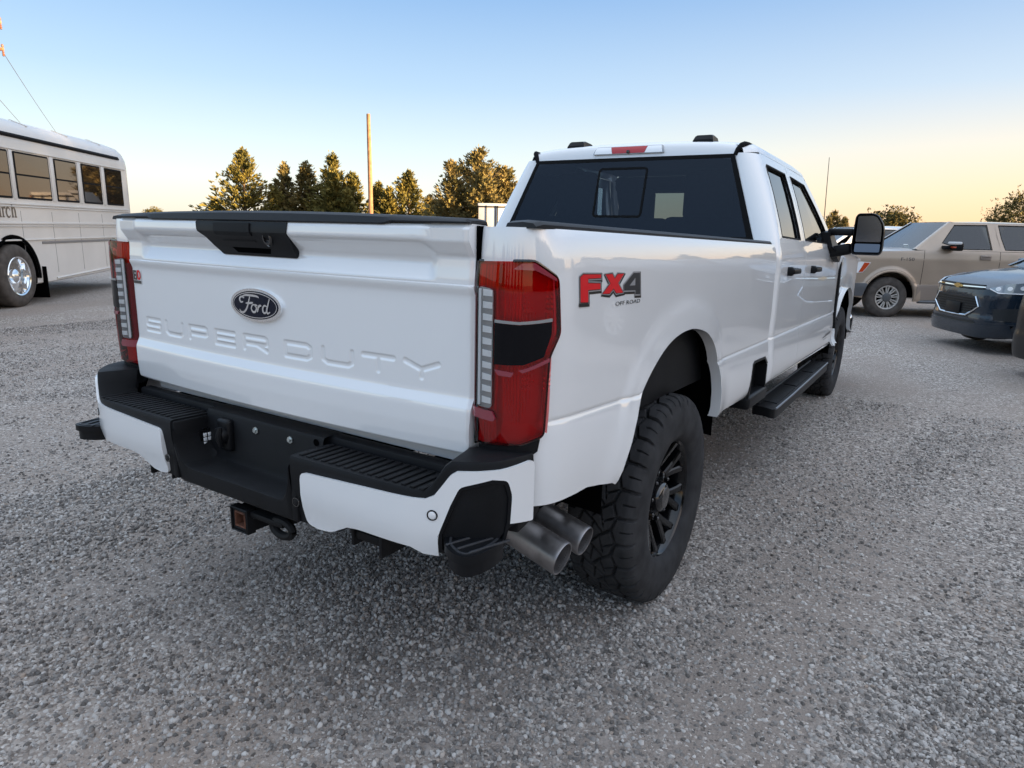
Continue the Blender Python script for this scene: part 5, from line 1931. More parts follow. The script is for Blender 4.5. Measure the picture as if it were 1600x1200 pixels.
# ------------------------------------------------------------------ trees
def foliage(name, a, b_, scale):
    m = bpy.data.materials.new(name)
    m.use_nodes = True
    n, l = m.node_tree.nodes, m.node_tree.links
    b = n['Principled BSDF']
    b.inputs['Roughness'].default_value = .75
    b.inputs['Specular IOR Level'].default_value = .2
    g = n.new('ShaderNodeTexCoord')
    t = n.new('ShaderNodeTexNoise')
    t.inputs['Scale'].default_value = scale
    t.inputs['Detail'].default_value = 3
    l.new(g.outputs['Object'], t.inputs['Vector'])
    r = n.new('ShaderNodeValToRGB')
    r.color_ramp.elements[0].position = .32
    r.color_ramp.elements[1].position = .68
    r.color_ramp.elements[0].color = (*a, 1)
    r.color_ramp.elements[1].color = (*b_, 1)
    l.new(t.outputs[0], r.inputs[0])
    l.new(r.outputs[0], b.inputs['Base Color'])
    return m
M['cedar'] = foliage('cedar_foliage', (.070, .072, .022), (.230, .185, .050), 1.3)
M['cedar2'] = foliage('grey_cedar_foliage', (.085, .080, .032), (.235, .180, .070), 1.6)
M['leaf'] = foliage('sparse_leaves', (.055, .058, .020), (.135, .105, .034), 1.4)

def cedar_mesh(h, r, seed, nb=150, dens=9, spread=.9, leaf=.24, tops=1):
    g = np.random.default_rng(seed)
    pts, dirs, sz = [], [], []
    axes = [(0.0, 0.0, h, r)]
    for k in range(tops - 1):
        a = g.uniform(0, 2 * PI)
        q = r * g.uniform(.30, .58)
        axes.append((q * math.cos(a), q * math.sin(a), h * g.uniform(.70, .86), r * g.uniform(.55, .7)))
    p1, p2 = g.uniform(0, 6, 2)
    for ax, ay, hh, rr in axes:
        for i in range(nb if (ax, ay) == (0, 0) else nb * 2 // 3):
            u = g.uniform(0, 1) ** 1.1
            z = hh * (.02 + .95 * u)
            az = g.uniform(0, 2 * PI)
            lump = .86 + .20 * math.sin(2 * az + p1 + 5 * u) * math.sin(9 * u + p2 + az)
            L = rr * ((1 - z / hh) ** spread) * lump * g.uniform(.72, 1.10) + .05
            rise = .18 + .55 * u + g.uniform(-.12, .18)
            k = max(2, int(dens * (.45 + L / rr)))
            ca, sa = math.cos(az), math.sin(az)
            for j in range(k):
                t = ((j + g.uniform(.3, 1)) / k) ** .7
                d = L * t
                side = g.normal(0, .14 * L * (1.05 - t) + .03)
                c = np.array([ax + d * ca - side * sa, ay + d * sa + side * ca, z + d * rise * (.3 + .9 * t * t) - .10 * d])
                c += g.normal(0, .035, 3)
                v = np.array([ca * .9 - sa * side * 1.2, sa * .9 + ca * side * 1.2, .25 + .75 * u + .35 * t]) + g.normal(0, .22, 3)
                pts.append(c)
                dirs.append(v)
                sz.append(leaf * g.uniform(.7, 1.2) * (1.0 - .30 * u))
        for j in range(26):
            q = j / 26
            pts.append(np.array([ax + g.normal(0, .05 * (1 - q) + .01), ay + g.normal(0, .05 * (1 - q) + .01), hh * (.80 + .21 * q)]))
            dirs.append(np.array([g.normal(0, .55 * (1 - q) + .1), g.normal(0, .55 * (1 - q) + .1), 1]))
            sz.append(leaf * (1.0 - .35 * q))
    P, D, S_ = np.array(pts), np.array(dirs), np.array(sz)
    P[:, 2] = np.maximum(P[:, 2], .06)
    D /= np.linalg.norm(D, axis=1)[:, None]
    return leaf_quads(P, D, S_, g, 5, .28)

def leaf_quads(P, D, S_, g, k, fan=.45):
    """each clump: k narrow leaf-shaped faces fanned about its direction"""
    V, F = [], []
    n = len(P)
    VV = []
    for i in range(k):
        d = D + g.normal(0, fan, D.shape)
        d /= np.linalg.norm(d, axis=1)[:, None]
        s = np.cross(d, g.normal(0, 1, D.shape))
        s /= np.linalg.norm(s, axis=1)[:, None]
        L = (S_ * g.uniform(.7, 1.3, n))[:, None]
        w = L * g.uniform(.13, .24, n)[:, None]
        a = P + g.normal(0, .05, P.shape)
        VV.append(np.stack([a, a + d * L * .45 + s * w, a + d * L, a + d * L * .5 - s * w], 1))
    VV = np.concatenate(VV).reshape(-1, 3)
    F = np.arange(len(VV)).reshape(-1, 4)
    return VV.tolist(), F.tolist()

def raw_mesh(name, V, F, m):
    me = bpy.data.meshes.new(name)
    me.from_pydata(V, [], F)
    me.materials.append(m)
    return me

def trunk_mesh(h, r0, seed, limbs=0, spread=1.0):
    g = random.Random(seed)
    mb = MB()
    pts = [(0, 0, -.1), (g.uniform(-.03, .03), g.uniform(-.03, .03), h * .3), (g.uniform(-.06, .06), g.uniform(-.06, .06), h * .65), (0, 0, h * .96)]
    mb.add(*tube(pts, [r0 * 1.2, r0 * .85, r0 * .5, r0 * .1], 8))
    for k in range(limbs):
        a = g.uniform(0, 2 * PI)
        z = h * g.uniform(.25, .7)
        L = spread * g.uniform(.5, .9)
        mb.add(*tube([(0, 0, z), (L * .5 * math.cos(a), L * .5 * math.sin(a), z + L * .35), (L * math.cos(a), L * math.sin(a), z + L * .9)], [r0 * .4, r0 * .25, r0 * .06], 6))
    me = bpy.data.meshes.new('trunk')
    me.from_pydata(mb.V, [], mb.F)
    me.materials.append(M['bark'])
    return me

cedars = []
for k, (h, r, sd, nb, sp, tops, mm) in enumerate([(6.2, 3.1, 1, 270, 1.12, 1, 'cedar'), (5.5, 2.1, 2, 190, 1.25, 1, 'cedar2'), (6.1, 2.5, 3, 220, 1.2, 3, 'cedar'), (6.0, 2.9, 4, 250, .85, 5, 'cedar2'), (5.3, 2.3, 5, 220, 1.0, 2, 'cedar'), (7.2, 2.6, 6, 260, .62, 3, 'cedar')]):
    V, F = cedar_mesh(h, r, sd, nb, 10, sp, .27, tops)
    cedars.append((raw_mesh('crown', V, F, M[mm]), trunk_mesh(h, .13, sd, 10, r * .5), h))

def put_tree(name, proto, x, y, sc, rz, label, group, sx_=1.0):
    t = thing(name, label, 'tree', (x, y, -.02), rz, group)
    t.scale = (sc * sx_, sc * sx_, sc)
    new_obj('trunk', proto[1], t)
    new_obj('crown', proto[0], t)
    return t
GC = 'cedars in the row beyond the pickup'
for (k, x, y, h, rz, wx, lab) in [
    (0, -38.3, 27.9, 6.2, 0.4, 1.0, 'tall pointed cedar, leftmost of the row behind the white tailgate'),
    (4, -37.2, 29.4, 3.9, 2.2, .9, 'low dark cedar filling the gap right of the leftmost tall one'),
    (1, -37.4, 30.5, 5.5, 1.0, 1.0, 'thin dark cedar with a spiky leader, second tip from the left'),
    (1, -36.2, 31.3, 5.6, 3.3, 1.15, 'slim pale-tipped cedar, third tip from the left'),
    (2, -34.0, 31.7, 6.1, 5.0, 1.05, 'tall cedar with a bent double top left of the bare wooden pole'),
    (4, -32.9, 32.3, 4.9, .2, .95, 'bushy golden cedar just left of the bare wooden pole'),
    (4, -33.3, 35.3, 4.5, 4.0, .9, 'dark low cedar just right of the bare wooden pole'),
    (4, -31.7, 36.6, 5.3, 5.6, 1.0, 'rounded cone of cedar standing alone in the middle of the row'),
    (1, -31.5, 38.6, 3.8, 2.6, 1.2, 'small cedar between the rounded cone and the big bushy one'),
    (3, -22.5, 32.4, 6.0, 1.7, 1.0, 'broad bushy cedar with one tall spike beside the white trailer'),
    (4, -25.6, 33.4, 3.4, 3.9, 1.0, 'low cedar at the left foot of the broad bushy one'),
    (2, -35.4, 32.6, 4.6, 1.1, 1.1, 'dark cedar set back between the slim pale one and the double-topped one'),
    (4, -39.6, 26.6, 3.0, 4.4, 1.1, 'low spreading cedar at the left end of the row'),
    (4, -29.2, 36.4, 3.3, 2.0, 1.1, 'low cedar bush right of the rounded cone')]:
    put_tree('cedar_tree', cedars[k], x, y, h / cedars[k][2], rz, lab, GC, wx * 1.28)

def leafy_mesh(h, r, seed, n_cl=60):
    g = np.random.default_rng(seed)
    P, D, S_ = [], [], []
    for i in range(n_cl):
        a, u = g.uniform(0, 2 * PI), g.uniform(-1, 1)
        rad = r * g.uniform(.35, 1.0)
        c = np.array([rad * math.cos(a) * math.sqrt(1 - u * u), rad * math.sin(a) * math.sqrt(1 - u * u), h * .58 + u * h * .40 * g.uniform(.7, 1)])
        for j in range(26):
            P.append(c + g.normal(0, .22 * r / 1.8, 3))
            D.append(g.normal(0, 1, 3) + np.array([0, 0, .3]))
            S_.append(.26 * g.uniform(.5, 1.2))
    P, D, S_ = np.array(P), np.array(D), np.array(S_)
    P[:, 2] = np.maximum(P[:, 2], .3)
    D /= np.linalg.norm(D, axis=1)[:, None]
    return leaf_quads(P, D, S_, g, 3)
leafies = []
for k, (h, r, sd) in enumerate([(3.9, 1.9, 31), (5.6, 2.6, 32)]):
    V, F = leafy_mesh(h, r, sd, 85 if k == 0 else 110)
    leafies.append((raw_mesh('crown', V, F, M['leaf']), trunk_mesh(h * .8, .10, sd, 9, r * .8), h))
put_tree('small_tree', cedars[3], -7.9, 66, 3.75 / 6.0, .6, 'dark conifer at the sky edge just left of the big black mirror', 'far trees on the right', 1.1)
put_tree('small_tree', leafies[0], -2.15, 51.3, .88, .3, 'ragged leafy tree above the beige pickup bonnet', 'far trees on the right')
put_tree('small_tree', leafies[0], -3.3, 52.5, .74, 2.1, 'lower leafy tree hidden partly by the big black mirror', 'far trees on the right')
put_tree('small_tree', leafies[1], 5.2, 62, .86, 1.0, 'loose leafy tree above the beige pickup roof at the right edge', 'far trees on the right')
put_tree('far_tree', leafies[0], -119, 68, .98, 0, 'tiny lone far tree over the left end of the tailgate', 'far trees on the left')

# more of the shelterbelt beyond the right edge, mirrored in the pickup's side
for i, (x, y, k, h) in enumerate([(13, 60, 3, 5.2), (19.5, 57, 2, 5.8), (24, 53, 5, 5.0), (28.5, 54, 3, 6.2), (33, 47, 0, 5.4), (16.5, 62, 4, 4.2)]):
    put_tree('windbreak_cedar', cedars[k], x, y, h / cedars[k][2], i * 1.3, 'tall dark cedar in the windbreak east of the lot, outside the picture', 'cedars in the windbreak east of the lot', 1.2)
# trees far behind the camera, mirrored in tailgate and car windows
for i, (x, y, k, h) in enumerate([(-22, -56, 3, 6.5), (-14, -60, 0, 7.2), (-6, -57, 5, 6.0), (3, -61, 2, 7.0), (12, -58, 3, 6.4), (22, -54, 0, 7.4), (30, -48, 5, 6.6), (-32, -48, 2, 6.8)]):
    put_tree('cedar_tree', cedars[k], x, y, h / cedars[k][2], i * 2.1, 'tall cedar far behind the camera, outside the picture', 'cedars far behind the camera', 1.3)
# windbreak east of the lot: its shadow lies over the cars, and the paint mirrors it
wb = random.Random(5)
k = 0
for row in range(3):
    y = -16.0 + row * 1.2
    while y < 38:
        pr = cedars[(5, 3, 5, 0)[k % 4]]
        h = wb.uniform(7.6, 9.4) if y < 25 else wb.uniform(4.6, 6.0)
        if -4 < y < -2:
            y += 2.4
            continue
        put_tree('windbreak_cedar', pr, 38 + row * 2.6 + wb.uniform(-.5, .5) , y, h / pr[2], wb.uniform(0, 6), 'tall dark cedar in the windbreak east of the lot, outside the picture', 'cedars in the windbreak east of the lot', 1.0 if pr[2] != 6.2 else 1.15)
        y += wb.uniform(2.3, 3.1)
        k += 1
# antenna on the pickup's fender
mk('antenna', *tube([(.815, 5.12, 1.43), (.812, 5.115, 1.72), (.797, 5.10, 2.222)], [.006, .0035, .0022], 8), M['black_smooth'], truck, RK)

# ------------------------------------------------------------------ other vehicles
def simple_wheel(parent, loc, R, rim, w, flip, m_rim, m_tyre, spokes=12, paired=False, hub=None):
    h = w / 2
    mb = MB()
    V, F = lathe([(h - .025, rim + .004), (h - .012, rim + .002), (h - .016, rim - .018), (h - .05, rim - .028), (-h + .02, rim - .03)], 40)
    mb.add(V, F)
    for k in range(spokes):
        th = 2 * PI * k / spokes
        for sg in ((-1, 1) if paired else (0,)):
            a = th + sg * .13
            mb.add(*spoke([(rim * .28, th + sg * .10, .012 if paired else .02, h - .035, .03), (rim * .62, a, .011 if paired else .02, h - .028, .03), (rim * .95, a, .012 if paired else .026, h - .022, .03)]))
    mb.add(*lathe([(h - .06, rim * .36), (h - .028, rim * .33), (h - .02, rim * .22), (h - .018, .0001)], 24))
    wo_ = mb.build('wheel', m_rim, parent, sharp=30)
    wo_.location = loc
    wo_.rotation_euler = (R_(11), 0, PI if flip else 0)
    V, F = lathe([(-h, rim), (-h + .004, R * .80), (-h + .02, R * .95), (-h + .045, R), (h - .045, R), (h - .02, R * .955), (h - .002, R * .80), (h, R * .74), (h - .01, rim + .01), (h - .022, rim)], 56)
    mk('tyre', V, F, m_tyre, wo_, sharp=45)
    mk('wheel_back', *lathe([(-.02, .0001), (-.02, rim - .02)], 32), M['dark'], wo_)
    if hub:
        mk('hub_cap', *lathe([(h - .03, rim * .37), (h - .012, rim * .34), (h - .004, rim * .2), (h - .002, .0001)], 24), hub, wo_)
    return wo_

class Shell:
    def __init__(s, W, yr, yf, cr, cf, wheels, Ra, zc, rock, prof, belt, rake=0.0, bulge=.035, nose_in=0.0):
        s.W, s.yr, s.yf = W, yr, yf
        s.plan = Curve2([(0, yr), (W * .55, yr), (W - cr * .45, yr + cr * .18), (W - cr * .08, yr + cr * .8), (W, yr + cr * 1.6), (W, (yr + yf) / 2), (W, yf - cf * 1.7), (W - cf * .10, yf - cf * .9), (W - cf * .5, yf - cf * .24), (W * .52, yf - bulge * .45), (0, yf)], 10)
        s.wheels, s.Ra, s.zc, s.rock, s.prof, s.belt, s.rake = wheels, Ra, zc, rock, prof, belt, rake
    def off(s, y, z):
        o = interp(z, s.prof[0], s.prof[1])
        for yw in s.wheels:
            d = math.hypot(y - yw, z - s.zc) - s.Ra
            if d < .2:
                o += .022 * (1 - sstep(.05, .10, d))
        return o
    def pt(s, t, z, inset=0):
        x, y = s.plan.at(t)
        nx, ny = s.plan.nrm(t)
        f = sstep(s.yf - .8, s.yf, y)
        o = s.off(y, z) - inset
        return (x + nx * o, y + ny * o - s.rake * f * max(0, z - .6), z)
    def sf(s, x):                     # arc length at front for a given x
        Q, S_ = s.plan.Q[62:], s.plan.S[62:]
        return float(np.interp(-x, -Q[:, 0], S_))
    def sy(s, y):
        Q, S_ = s.plan.Q[30:82], s.plan.S[30:82]
        return float(np.interp(y, Q[:, 1], S_))
    def bottom(s, t):
        x, y = s.plan.at(t)
        for yw in s.wheels:
            d = s.Ra ** 2 - (y - yw) ** 2
            if d > 0 and x > s.W * .8:
                return max(s.rock(y), s.zc - .05 + math.sqrt(d) + .05)
        return s.rock(y)
    def build(s, parent, m, name='body'):
        cols = set(frange(0, s.plan.L, 90))
        for yw in s.wheels:
            for k in range(-14, 15):
                y = yw + s.Ra * math.sin(k / 14 * PI / 2) * .9999
                cols.add(float(np.interp(y, s.plan.Q[40:62, 1], s.plan.S[40:62])))
            for e in (-1, 1):
                cols.add(float(np.interp(yw + e * (s.Ra + .004), s.plan.Q[40:62, 1], s.plan.S[40:62])))
        cols = sorted(cols)
        lv = sorted(set([round(v, 3) for v in frange(.15, 1.45, 46)]))
        top = lambda t: s.belt(s.plan.at(t)[1])
        lv = [z for z in lv if z < 1.44] + [1.6]
        V, F = shell(cols, lv, s.bottom, top, lambda t, z, i: s.pt(t, z, i), .03, lambda t: .05)
        mb = MB().add(V, F).add(V, F, mirror=True)
        return mb

def greenhouse(par, mb, belt, W, Wr, zr, cells, ws, rw, glass_m, seal=True, roof_z=.05):
    """cells: [(outer, inner)] in (y, z) on the tumblehome; ws / rw: ((y_bot,z_bot),(y_top,z_top)) screens"""
    def xx(z):
        return interp(z, [.8, belt, zr], [W, W - .02, Wr])
    def UPs(y, z, off):
        return (xx(z) + off, y, z + off * .3)
    wins = []
    for mir in (False, True):
        for O, I in cells:
            n = len(O)
            V = [UPs(a, b, 0) for a, b in O] + [UPs(a, b, 0) for a, b in I] + [UPs(a, b, -.03) for a, b in I]
            F = []
            for i in range(n):
                j = (i + 1) % n
                F += [(i, j, n + j, n + i), (n + i, n + j, 2 * n + j, 2 * n + i)]
            mb.add(V, F, mirror=mir)
            wins.append((mir, [UPs(a, b, -.012) for a, b in I], [UPs(a, b, .002) for a, b in offset_poly(I, .012)], [UPs(a, b, .002) for a, b in I]))
    # roof and screens
    (y0, z0), (y1, z1) = ws
    (y2, z2), (y3, z3) = rw
    V = []
    ys = frange(y3 - .01, y1 + .01, 9)
    for i, y in enumerate(ys):
        t = i / 8
        zz = zr + (roof_z) * math.sin(PI * (.15 + .7 * t)) - .01
        for u in frange(-1, 1, 13):
            V.append((u * (Wr + .004), y, zz - (zz - zr + .0) * abs(u) ** 3))
    mb.add(V, grid_faces(9, 13))
    def screen(a, b, wa, wb, bulge):
        V = []
        for t in frange(0, 1, 6):
            w = wa + (wb - wa) * t
            for u in frange(-1, 1, 11):
                V.append((u * w, a[0] + (b[0] - a[0]) * t + bulge * (1 - u * u), a[1] + (b[1] - a[1]) * t))
        return V, grid_faces(6, 11)
    # pillars either side of the screens
    for mir in (False, True):
        for (a, b) in (((y0, z0), (y1, z1)),):
            V = []
            for t in frange(0, 1, 6):
                y, z = a[0] + (b[0] - a[0]) * t, a[1] + (b[1] - a[1]) * t
                x = xx(z)
                V += [(x - .085, y + .015, z + .012), (x - .02, y + .01, z + .014), (x, y - .05, z - .004)]
            mb.add(V, grid_faces(6, 3), mirror=mir)
    wsV = screen((y0, z0), (y1, z1), W - .10, Wr - .07, .07)
    rwV = screen((y2, z2), (y3, z3), W - .10, Wr - .07, -.04)
    return wins, wsV, rwV

def finish_green(body, wins, wsV, rwV, glass_m, ws_m):
    for mir, g, o, i in wins:
        n = len(g)
        MB().add(g, [tuple(range(n))], mirror=mir).build('side_window', glass_m, body)
        V = o + i
        MB().add(V, [(k, (k + 1) % n, n + (k + 1) % n, n + k) for k in range(n)], mirror=mir).build('window_seal', M['seal'], body)
    mk('windscreen', *wsV, ws_m, body)
    mk('rear_screen', *rwV, glass_m, body)

def bonnet(sh, mb, y0, z_in, crown):
    """bonnet from the cowl at y0 to the nose, meeting the side tops"""
    Q = sh.plan
    t0 = sh.sy(y0)
    ts = frange(t0, Q.L, 22)
    V = []
    edge = [sh.pt(t, sh.belt(Q.at(t)[1]) - .002, .012) for t in ts]
    yy = [p[1] for p in edge]
    for p in edge:
        for u in frange(-1, 1, 13):
            c = crown * interp(p[1], [y0, sh.yf - .25, sh.yf], [1, .9, .0])
            V.append((u * p[0], p[1] , p[2] + c * (1 - u ** 4)))
    mb.add(V, grid_faces(len(ts), 13))

def lot_frame(x, y, heading):
    return (x, y, 0), -R_(heading)

# ---- beige crew cab pickup, nose to the left
loc, rz = lot_frame(.30, 14.22, 238)
beige = thing('parked_pickup', 'beige four door pickup truck parked side-on behind the big black mirror', 'pickup truck', loc, rz, 'vehicles parked along the right')
BW = .93
bl = lambda y: interp(y, [-4.9, -2.55, -2.5, -.62, -.5, .2, .80, .97], [1.26, 1.26, 1.27, 1.28, 1.27, 1.24, 1.16, 1.10])
sh = Shell(BW, -4.6, .97, .12, .26, (0.0, -3.45), .49, .37, lambda y: interp(y, [-4.6, -.8, -.5, .5, .97], [.36, .31, .31, .36, .42]),
           ([.3, .36, .60, .635, .645, .66, .9, 1.1, 1.24, 1.28], [-.02, .0, .006, .002, -.012, .0, .012, .012, -.006, -.02]), bl, .10)
mb = sh.build(beige, M['beige'])
cells = [([(-2.02, 1.28), (-.44, 1.28), (-.62, 1.42), (-1.11, 1.80), (-1.92, 1.80)], [(-1.84, 1.315), (-1.30, 1.315), (-.93, 1.42), (-1.18, 1.745), (-1.78, 1.755)]),
         ([(-3.10, 1.28), (-2.02, 1.28), (-1.95, 1.53), (-1.92, 1.80), (-3.05, 1.80)], [(-2.98, 1.315), (-2.10, 1.315), (-2.04, 1.53), (-2.01, 1.755), (-2.95, 1.75)])]
wins, wsV, rwV = greenhouse(beige, mb, 1.28, BW, .70, 1.80, cells, ((-.42, 1.285), (-1.12, 1.805)), ((-3.12, 1.28), (-3.04, 1.80)), None)
bonnet(sh, mb, -.5, 1.28, .045)
mb.add(*box((0, -3.85, 1.0), (1.6, 1.5, .4), .05))
body = mb.build('body', M['beige'], beige, sharp=38)
finish_green(body, wins, wsV, rwV, M['glass_bg'], M['glass_screen'])
mk('cab_interior', *box((0, -1.9, 1.05), (1.5, 2.2, .42), .08), M['liner'], body)
for x in (-.38, .38):
    mk('seat', *box((x, -1.75, 1.30), (.48, .14, .55), .06, 3), M['seat'], body)
for (x, y, f) in ((BW - .12, 0, False), (-BW + .12, 0, True), (BW - .12, -3.45, False), (-BW + .12, -3.45, True)):
    simple_wheel(beige, (x, y, .375), .385, .225, .25, f, M['silver_wheel'], M['old_rubber'], 9, True, M['grey_hub'])
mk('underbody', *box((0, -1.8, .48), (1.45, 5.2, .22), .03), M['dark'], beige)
for mir in (False, True):
    def FP(t, z, off):
        return sh.pt(t, z, -off)
    # lower grey cladding band, bumper, lamps
    V, F = patch([[(sh.sy(-2.9), .36), (sh.sy(-.52), .345), (sh.sy(-.52), .628), (sh.sy(-2.9), .628)]], FP, frange(sh.sy(-2.8), sh.sy(-.6), 8), [.45, .55, .60], .004, -.01)
    MB().add(V, F, mirror=mir).build('lower_panel', M['beige_low'], beige)
    V, F = patch([round_poly([(sh.sy(.44), .64), (sh.sy(.52), .40), (sh.sf(.35), .38), (sh.plan.L - .002, .40), (sh.plan.L - .002, .63), (sh.sf(.3), .63)], .02)], FP, frange(sh.sy(.5), sh.plan.L - .05, 16), [.45, .52, .58], .05, -.02, .02, .02)
    MB().add(V, F, mirror=mir).build('front_bumper', M['grey_plastic'], beige)
    hl = [(sh.sy(.42), 1.025), (sh.sy(.62), 1.04), (sh.sf(.52), 1.03), (sh.sf(.48), .84), (sh.sy(.70), .83), (sh.sy(.55), .84)]
    V, F = patch([hl], FP, frange(hl[0][0] + .03, hl[3][0] - .03, 9), [.92], .008, -.02, .012, .008)
    h_ = MB().add(V, F, mirror=mir).build('headlight', M['clear_lens'], beige)
    V, F = patch([[(sh.sy(.435), 1.018), (sh.sy(.55), 1.025), (sh.sy(.635), .845), (sh.sy(.555), .85)]], FP, frange(sh.sy(.45), sh.sy(.62), 4), [], .0105, .004, .006, .004)
    MB().add(V, F, mirror=mir).build('turn_signal', M['amber'], h_)
    # arch lip
    pts = [(sh.sy(.0 + .505 * math.cos(a)), .37 + .505 * math.sin(a)) for a in frange(.12, PI - .30, 26)]
    V, F = tube([FP(a, b, .008) for a, b in pts], .020, 6)
    MB().add(V, F, mirror=mir).build('arch_lip', M['beige'], beige)
    # mirror, handles, door seams, step bar, badge
    mb = MB()
    mb.add(*box((BW + .13, -1.08, 1.355), (.24, .13, .15), .035, 3), mirror=mir)
    mb.add(*box((BW - .0, -1.0, 1.335), (.16, .20, .07), .02, 2), mirror=mir)
    wm = mb.build('wing_mirror', M['black_smooth'], beige)
    MB().add(*box((BW + .14, -1.03, 1.418), (.225, .145, .055), .02, 3), mirror=mir).build('mirror_cap', M['trailer_white'], wm)
    MB().add(*box((BW + .15, -1.005, 1.345), (.17, .02, .030), .008), mirror=mir).build('mirror_lamp', M['amber'], wm)
    for y in (-1.74, -2.75):
        mb = MB()
        mb.add(*box((BW + .02, y + .02, 1.165), (.03, .20, .09), .012, 2), mirror=mir)
        mb.add(*box((BW + .038, y + .02, 1.185), (.02, .16, .022), .006, 2), mirror=mir)
        mb.build('door_handle', M['beige_low'], beige)
    for y in (-.58, -2.0, -3.08):
        p = [(sh.sy(y - .004), .40), (sh.sy(y + .004), .40), (sh.sy(y + .004), 1.27), (sh.sy(y - .004), 1.27)]
        s1 = sh.sy(y)
        V, F = patch([[(s1 - .004, .40), (s1 + .004, .40), (s1 + .004, 1.27), (s1 - .004, 1.27)]], FP, [], frange(.45, 1.25, 14), .0012, -.004)
        MB().add(V, F, mirror=mir).build('door_seam', M['seal'], beige)
    MB().add(*tube([(BW - .04, -2.9, .31), (BW - .01, -2.7, .31), (BW - .01, -.75, .31), (BW - .04, -.6, .31)], .035, 8), mirror=mir).build('step_bar', M['grey_hub'], beige)
V, F = text_mesh('F-150', .085)
w_ = max(v[0] for v in V)
V = [(-.0, 0, 0)] if False else [FP(sh.sy(-.14) - v[0] / w_ * .26 * 1.0, 1.075 + v[1], .0022) for v in V]
MB().add(V, F, mirror=True).build('badge', M['decal_dark'], beige, smooth=False)
mk('grille', *box((0, .93, .88), (1.0, .05, .28), .03), M['chrome'], beige)
mk('dash_card', *box((-.42, -.50, 1.335), (.14, .02, .09), .002, rot=Matrix.Rotation(R_(-35), 3, 'X')), M['paper'], body)

# ---- generic crossover
def crossover(name, label, loc, rz, m, dims, group):
    W, H, R, wb, fo, ro, hz = dims['W'], dims['H'], dims['R'], dims['wb'], dims['fo'], dims['ro'], dims['hood']
    car = thing(name, label, dims.get('cat', 'car'), loc, rz, group)
    yf, yr = fo, -wb - ro
    cowl = -.42
    be = hz + .12
    bel = lambda y: interp(y, [yr, -wb, cowl - .3, cowl, .25, fo - .22, fo], [be + .10, be + .06, be, be - .01, hz + .03, hz - .045, hz - .15])
    rk = lambda y: interp(y, [yr, yr + .5, -wb - R - .1, -R - .1, R + .05, fo - .2, fo], [.34, .28, .22, .22, .25, .21, .20])
    s = Shell(W, yr, yf, .28, dims.get('cf', .40), (0.0, -wb), R + .075, R, rk, ([.18, .22, .30, .45, .52, .60, .75, be - .12, be, be + .12], [-.05, -.02, -.004, .004, -.010, -.006, .010, .004, -.006, -.02]), bel, .14)
    mb = s.build(car, m)
    bw = be + .02
    zr = H - .07
    cells = [([(-1.62, be), (-.55, be - .006), (-.80, be + .17), (-1.10, zr - .015), (-1.66, zr)], [(-1.56, be + .03), (-.80, be + .03), (-.93, be + .15), (-1.17, zr - .055), (-1.60, zr - .045)]),
             ([(-2.62, be + .04), (-1.62, be), (-1.64, be + .2), (-1.66, zr), (-2.60, zr)], [(-2.52, be + .06), (-1.69, be + .03), (-1.70, be + .2), (-1.71, zr - .045), (-2.50, zr - .05)]),
             ([(yr + .12, be + .10), (-2.62, be + .04), (-2.61, be + .25), (-2.60, zr), (yr + .42, zr - .03)], [(yr + .42, be + .14), (-2.68, be + .09), (-2.68, be + .25), (-2.68, zr - .06), (yr + .58, zr - .09)])]
    wins, wsV, rwV = greenhouse(car, mb, be, W, W * .70, zr, cells, ((cowl + .10, be + .02), (-1.10, zr)), ((yr + .10, be + .10), (yr + .40, zr - .02)), None, roof_z=.07)
    bonnet(s, mb, cowl, be, .05)
    body = mb.build('body', m, car, sharp=38)
    finish_green(body, wins, wsV, rwV, M['glass_bg'], M['glass_screen'])
    mk('cab_interior', *box((0, -1.7, be - .22), (W * 1.5, 2.4, .36), .08), M['liner'], body)
    for x in (-.36, .36):
        mk('seat', *box((x, -1.55, be + .08), (.46, .14, .50), .06, 3), M['seat'], body)
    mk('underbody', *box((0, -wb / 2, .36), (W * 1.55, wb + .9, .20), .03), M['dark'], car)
    for (x, y, f) in ((W - .11, 0, False), (-W + .11, 0, True), (W - .11, -wb, False), (-W + .11, -wb, True)):
        simple_wheel(car, (x, y, R), R, R * .64, .21, f, M['silver_wheel'], M['old_rubber'], 10)
    for mir in (False, True):
        mb = MB()
        mb.add(*box((W + .09, cowl - .22, be + .07), (.19, .11, .13), .035, 3), mirror=mir)
        mb.add(*box((W - .01, cowl - .18, be + .03), (.10, .12, .04), .012), mirror=mir)
        mb.build('wing_mirror', m, car)
    return car, s, body

